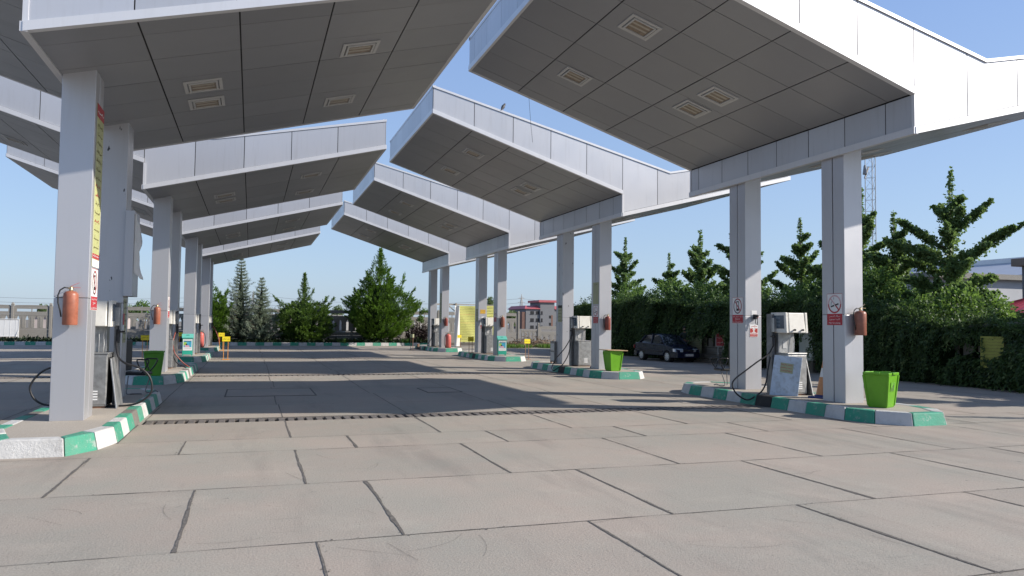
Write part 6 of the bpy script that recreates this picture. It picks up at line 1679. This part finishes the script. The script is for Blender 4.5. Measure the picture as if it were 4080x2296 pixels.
def car(label, x, y, rz, s):
    t = thing('parked_car', label, 'car', (x, y, 0.0), rz); t.scale = (s, s, s)
    # local: x along the car (front = -x), y across, z up ; real metres
    Lf, Lr = -1.96, 1.96; HW = 0.80; wf, wr = -1.22, 1.14; R = 0.315
    def arch(cx): return [(cx+R*math.cos(a), 0.27+R*math.sin(a)) for a in np.linspace(PI-0.15, 0.15, 9)]
    low = [(Lf+0.04, 0.22)] + arch(wf) + arch(wr) + [(Lr-0.04, 0.25)]
    upp = [(Lr, 0.42), (Lr, 0.62), (Lr-0.03, 0.86), (Lr-0.10, 0.925), (1.30, 0.945), (0.9, 0.93), (-0.72, 0.885), (-1.05, 0.86), (-1.55, 0.775), (-1.84, 0.70), (-1.93, 0.62), (Lf, 0.45)]
    out = low + upp
    def hw(x_, z_):
        w_ = HW - 0.05*max(0, (z_-0.55)/0.4)**1.5 - 0.03*max(0, (0.4-z_)/0.2)
        e = 0.12*max(0, (abs(x_)-1.45)/0.5)**2
        return w_ - e
    n = len(out); vs = []
    for sg in (-1, 1):
        vs += [(px, sg*hw(px, pz), pz) for px, pz in out]
    fs = []
    for i in range(n):
        j = (i+1) % n; fs.append((i, j, n+j, n+i))
    fs.append(tuple(range(n-1,-1,-1))); fs.append(tuple(range(n, 2*n)))
    b = MB(); b.add(vs, fs)
    # roof skin and pillars
    def gh(x_, z_, w_): return [(x_, -w_, z_), (x_, w_, z_)]
    roof = [(-0.28, 1.355, 0.545), (-0.05, 1.405, 0.56), (0.45, 1.42, 0.565), (0.85, 1.395, 0.555), (1.00, 1.35, 0.54)]
    vs = []; 
    for x_, z_, w_ in roof: vs += [(x_, -w_-0.02, z_-0.035), (x_, -w_*0.8, z_), (x_, w_*0.8, z_), (x_, w_+0.02, z_-0.035)]
    fs = []
    for i in range(len(roof)-1):
        for j in range(3): fs.append((4*i+j, 4*i+j+1, 4*i+5+j, 4*i+4+j))
    b.add(vs, fs)
    for sg in (-1, 1):
        def pl(a, c, wd):
            b.bar(a, c, wd, 0.05)
        pl((-0.90, sg*0.715, 0.885), (-0.27, sg*0.565, 1.33), 0.07); pl((0.28, sg*0.735, 0.90), (0.30, sg*0.585, 1.38), 0.08); pl((1.40, sg*0.70, 0.94), (0.98, sg*0.56, 1.33), 0.13)
    body = b.build('body', M['car'], t, smooth='auto', bevel=0.025, seg=3, fix=True)
    # glass house
    b = MB(); lo = [(-0.88, 0.70, 0.87), (1.38, 0.69, 0.93)]; hi = [(-0.27, 0.55, 1.345), (0.98, 0.545, 1.345)]
    b.add([(-0.92,-0.70,0.865), (1.42,-0.685,0.925), (1.42,0.685,0.925), (-0.92,0.70,0.865), (-0.28,-0.555,1.352), (0.99,-0.55,1.352), (0.99,0.55,1.352), (-0.28,0.555,1.352)], [(0,1,5,4), (1,2,6,5), (2,3,7,6), (3,0,4,7), (4,5,6,7)])
    b.build('window', M['glass'], t, fix=True)
    b = MB(); b.poly([(Lf-0.05, -0.74, 0.24), (Lf-0.06, -0.74, 0.50), (Lf+0.25, -0.79, 0.50), (Lf+0.30, -0.79, 0.24)], (0, 0, 0.0001)) if False else None
    for nm, x0_, x1_, sgn in (('front_bumper', Lf, Lf+0.42, -1), ('rear_bumper', Lr, Lr-0.42, 1)):
        b = MB(); vs = []
        prof = [(x0_+sgn*0.05, 0.0), (x0_+sgn*0.055, 0.40), (x0_+sgn*0.02, 0.66), (x0_-sgn*0.10, 0.775), (x1_, 0.812)]
        pts = [(px, -py) for px, py in reversed(prof)] + [(px, py) for px, py in prof[1:]]
        vs = [(px, py, 0.235) for px, py in pts] + [(px, py, 0.50) for px, py in pts]; k = len(pts)
        fs = [(i, i+1, k+i+1, k+i) for i in range(k-1)] + [tuple(range(k)), tuple(range(2*k-1, k-1, -1))]
        b.add(vs, fs); b.build(nm, M['car'], t, bevel=0.02, fix=True)
    for sg in (-1, 1):
        b = MB(); b.hexa([(-1.985,sg*0.33,0.530), (-1.88,sg*0.755,0.530), (-1.70,sg*0.765,0.535), (-1.85,sg*0.33,0.530)], [(-1.965,sg*0.33,0.685), (-1.85,sg*0.745,0.695), (-1.66,sg*0.755,0.695), (-1.82,sg*0.33,0.685)]); b.build('headlight', M['headlight'], t, bevel=0.012, fix=True)
        b = MB(); b.box(1.90, 1.968, min(sg*0.42,sg*0.74), max(sg*0.42,sg*0.74), 0.62, 0.80); b.build('tail_lamp', M['tail'], t, bevel=0.01)
        b = MB(); b.box(-0.86, -0.74, min(sg*0.74,sg*0.90), max(sg*0.74,sg*0.90), 0.90, 1.02); b.build('wing_mirror', M['trimblack'], t, bevel=0.025, seg=3)
        for x_ in (-0.02, 0.92):
            b = MB(); b.box(x_-0.09, x_+0.09, min(sg*0.765,sg*0.795), max(sg*0.765,sg*0.795), 0.80, 0.83); b.build('door_handle', M['trimblack'], t, bevel=0.006)
        b = MB(); b.box(-0.84, 1.7, min(sg*0.79,sg*0.815), max(sg*0.79,sg*0.815), 0.50, 0.56); b.build('side_moulding', M['trimblack'], t, bevel=0.008)
        for wx in (wf, wr):
            wy = sg*0.70
            b = MB(); b.lathe([(0.20,-0.085), (0.262,-0.08), (0.272,-0.05), (0.272,0.05), (0.262,0.08), (0.20,0.085)], c=(0,0,0), n=28, axis='Y'); b.v = [(p[0]+wx, p[1]+wy, p[2]+0.272) for p in b.v]
            w_ = b.build('wheel', M['black'], t, smooth='auto', fix=True)
            b = MB(); b.lathe([(0.195,0.0), (0.185,0.012), (0.10,0.02), (0.03,0.026)], n=24, axis='Y'); b.v = [(p[0]+wx, wy+sg*(0.078+p[1]), p[2]+0.272) for p in b.v]; r_ = b.build('rim', M['rim'], w_, smooth='auto', fix=True)
            b = MB()
            for k in range(8):
                a = 2*PI*k/8; b.lathe([(0.022,0),(0.022,0.003)], c=(wx+0.145*math.cos(a), 0, 0.272+0.145*math.sin(a)), n=8, axis='Y')
            b.v = [(p[0], wy+sg*(0.096+p[1]), p[2]) for p in b.v]; b.build('rim_slot', M['trimblack'], w_, fix=True)
            b = MB(); b.lathe([(0.30,-0.09),(0.30,0.09)], n=24, axis='Y'); b.v = [(p[0]+wx, p[1]+sg*0.62, p[2]+0.285) for p in b.v]; b.build('wheel_arch', M['pit'], t, fix=True)
    b = MB(); b.box(-1.962, -1.93, -0.33, 0.33, 0.56, 0.66); b.build('grille', M['trimblack'], t, bevel=0.008)
    b = MB(); b.lathe([(0.045,0),(0.045,0.01)], n=16, axis='X'); b.v = [(-1.975+p[0]*0.5, p[1]*1.4, 0.61+p[2]*0.7) for p in b.v]; b.build('badge', M['chrome'], t, fix=True)
    b = MB(); b.box(-2.035, -2.02, -0.26, 0.26, 0.32, 0.43); pl_ = b.build('number_plate', M['white'], t, bevel=0.003)
    f = Flat(); f.text('۵۹', -0.12, 0.375, 0.11, 0.07, 1, 0, False); f.text('ط', -0.03, 0.375, 0.05, 0.06, 1, 0, False); f.text('۲۷۲', 0.08, 0.375, 0.14, 0.07, 1, 0, False); f.text('۱۹', 0.205, 0.375, 0.07, 0.06, 1, 0, False); f.rect(-0.255, -0.215, 0.322, 0.428, 1, 1)
    o = f.build('plate_characters', [M['ink'], M['blue']], pl_); o.rotation_euler = (0, 0, -PI/2); o.location = (-2.036, 0, 0)
    b = MB(); b.box(-1.99, -1.96, -0.45, 0.45, 0.245, 0.30); b.build('lower_intake', M['trimblack'], t)
    b = MB(); b.bar((-0.93,-0.45,0.892), (-0.80,0.10,0.955), 0.02, 0.012); b.bar((-0.93,0.10,0.892), (-0.80,0.60,0.950), 0.02, 0.012); b.build('wiper', M['trimblack'], t)
    return t
car('dark blue saloon parked in the shade along the hedge, facing the camera', 18.16, 31.45, PI/2+0.085, 0.875)

# ------------------------------------------------------------------ the man beside the car
M['skin'] = paint('skin', (0.36, 0.22, 0.155), 0.55, 0, 0.06, 20)
M['shirt'] = paint('dark_shirt', (0.030, 0.042, 0.036), 0.85, 0, 0.2, 18)
M['trousers'] = paint('dark_trousers', (0.018, 0.018, 0.022), 0.85, 0, 0.2, 18)
M['hair'] = paint('dark_hair', (0.012, 0.010, 0.009), 0.7, 0, 0.3, 30)
M['shoe'] = paint('black_shoe', (0.015, 0.015, 0.015), 0.5)
def person(label, x, y, rz, s):
    t = thing('person', label, 'person', (x, y, 0), rz); t.scale = (s, s, s)
    J = [  # x right, y forward = -y ; (pos, radius)
        ((0,0,0.98),(0.165,0.115)), ((0,0,1.16),(0.155,0.11)), ((0,-0.01,1.34),(0.185,0.12)), ((0,0.0,1.46),(0.13,0.09)), ((0,-0.01,1.54),(0.058,0.058)),
        ((0,-0.02,1.60),(0.068,0.075)), ((0,-0.025,1.69),(0.078,0.095)), ((0,-0.02,1.775),(0.060,0.075)),
        # right arm 8.. , bent so that the hand meets in front
        ((-0.205,0.0,1.43),(0.062,0.062)), ((-0.265,0.03,1.17),(0.046,0.046)), ((-0.17,-0.17,1.04),(0.036,0.036)), ((-0.12,-0.225,1.06),(0.028,0.028)),
        ((0.205,0.0,1.43),(0.062,0.062)), ((0.265,0.03,1.17),(0.046,0.046)), ((0.17,-0.16,1.00),(0.036,0.036)), ((0.11,-0.215,1.03),(0.028,0.028)),
        ((-0.10,0.0,0.90),(0.095,0.095)), ((-0.115,-0.01,0.50),(0.062,0.062)), ((-0.125,0.02,0.09),(0.042,0.042)), ((-0.14,-0.13,0.035),(0.036,0.034)),
        ((0.10,0.0,0.90),(0.095,0.095)), ((0.12,-0.02,0.50),(0.062,0.062)), ((0.135,0.03,0.09),(0.042,0.042)), ((0.155,-0.12,0.035),(0.036,0.034))]
    E = [(0,1),(1,2),(2,3),(3,4),(4,5),(5,6),(6,7),(3,8),(8,9),(9,10),(10,11),(3,12),(12,13),(13,14),(14,15),(0,16),(16,17),(17,18),(18,19),(0,20),(20,21),(21,22),(22,23)]
    # palms and five fingers a hand
    for hand, sg in ((11, 1), (15, -1)):
        hx, hy, hz = J[hand][0]; p = len(J); J.append(((hx+sg*0.035, hy-0.045, hz+0.01), (0.030,0.016))); E.append((hand, p))
        for k, (o_, l) in enumerate(((-0.026,0.060), (-0.009,0.070), (0.009,0.066), (0.026,0.052))):
            a = len(J); bx, by, bz = J[p][0]
            J.append(((bx+sg*0.022, by-0.022, bz+o_), (0.0095,0.0095))); J.append(((bx+sg*(0.022+l*0.5), by-0.022-l*0.25, bz+o_), (0.009,0.009))); J.append(((bx+sg*(0.022+l*0.85), by-0.012, bz+o_*0.9), (0.008,0.008)))
            E += [(p,a),(a,a+1),(a+1,a+2)]
        a = len(J); J.append(((hx+sg*0.012, hy-0.035, hz+0.045), (0.011,0.011))); J.append(((hx+sg*0.045, hy-0.06, hz+0.062), (0.009,0.009))); E += [(hand,a),(a,a+1)]
    me = bpy.data.meshes.new('body'); me.from_pydata([j[0] for j in J], E, [])
    o = bpy.data.objects.new('body', me); COL.objects.link(o)
    sk = o.modifiers.new('skin', 'SKIN'); sk.use_smooth_shade = True
    for v, j in zip(me.skin_vertices[0].data, J): v.radius = j[1]
    me.skin_vertices[0].data[0].use_root = True
    o.modifiers.new('sub', 'SUBSURF').levels = 2; o.modifiers['sub'].render_levels = 2
    dg = bpy.context.evaluated_depsgraph_get(); ev = bpy.data.meshes.new_from_object(o.evaluated_get(dg)); bpy.data.objects.remove(o)
    ev.name = 'body'; ev.materials.clear()
    for m in ('skin', 'shirt', 'trousers', 'shoe'): ev.materials.append(M[m])
    for pgn in ev.polygons:
        c = pgn.center; k = 0
        if c.z < 0.075: k = 3
        elif c.z < 0.965 and abs(c.x) < 0.24 and c.y > -0.12: k = 2
        elif c.z < 1.515 and not (c.y < -0.06 and c.z < 1.12) and not (abs(c.x) > 0.20 and c.z < 1.16): k = 1
        pgn.material_index = k; pgn.use_smooth = True
    o = bpy.data.objects.new('body', ev); COL.objects.link(o); o.parent = t
    b = MB(); b.lathe([(0.085,-0.02), (0.098,0.04), (0.095,0.10), (0.07,0.15), (0.02,0.17)], c=(0,0.006,1.68), n=18); b.v = [(x_, y_*1.15 + (0.02 if z_ < 1.74 and y_ < 0 else 0), z_) for x_, y_, z_ in b.v if True]
    b.v = [(x_, max(y_, -0.075) if z_ < 1.745 else y_, z_) for x_, y_, z_ in b.v]; b.build('hair', M['hair'], t, smooth=True, fix=True)
    b = MB(); b.lathe([(0.02,-0.06), (0.055,-0.04), (0.068,0.0), (0.062,0.03)], c=(0,-0.06,1.625), n=14); b.build('beard', M['hair'], t, smooth=True, fix=True)
    b = MB(); b.hexa([(-0.016,-0.115,1.655), (0.016,-0.115,1.655), (0.012,-0.10,1.655), (-0.012,-0.10,1.655)], [(-0.006,-0.112,1.71), (0.006,-0.112,1.71), (0.006,-0.10,1.71), (-0.006,-0.10,1.71)]); b.build('nose', M['skin'], t, bevel=0.004, fix=True)
    for sx in (-1, 1):
        b = MB(); b.lathe([(0.004,-0.006), (0.011,0.0), (0.004,0.006)], c=(sx*0.034,-0.117,1.705), n=10); b.build('eye', M['ink'], t, fix=True)
        b = MB(); b.lathe([(0.008,-0.03), (0.016,0.0), (0.012,0.03)], c=(sx*0.088,-0.005,1.685), n=10); b.build('ear', M['skin'], t, smooth=True, fix=True)
    return t
person('bearded man in dark clothes standing in the shade beyond the parked car', 19.10, 31.35, -0.62, 0.868)
SC.render.resolution_x = 1024; SC.render.resolution_y = 576
SC.cycles.max_bounces = 8 if hasattr(SC, 'cycles') else 8
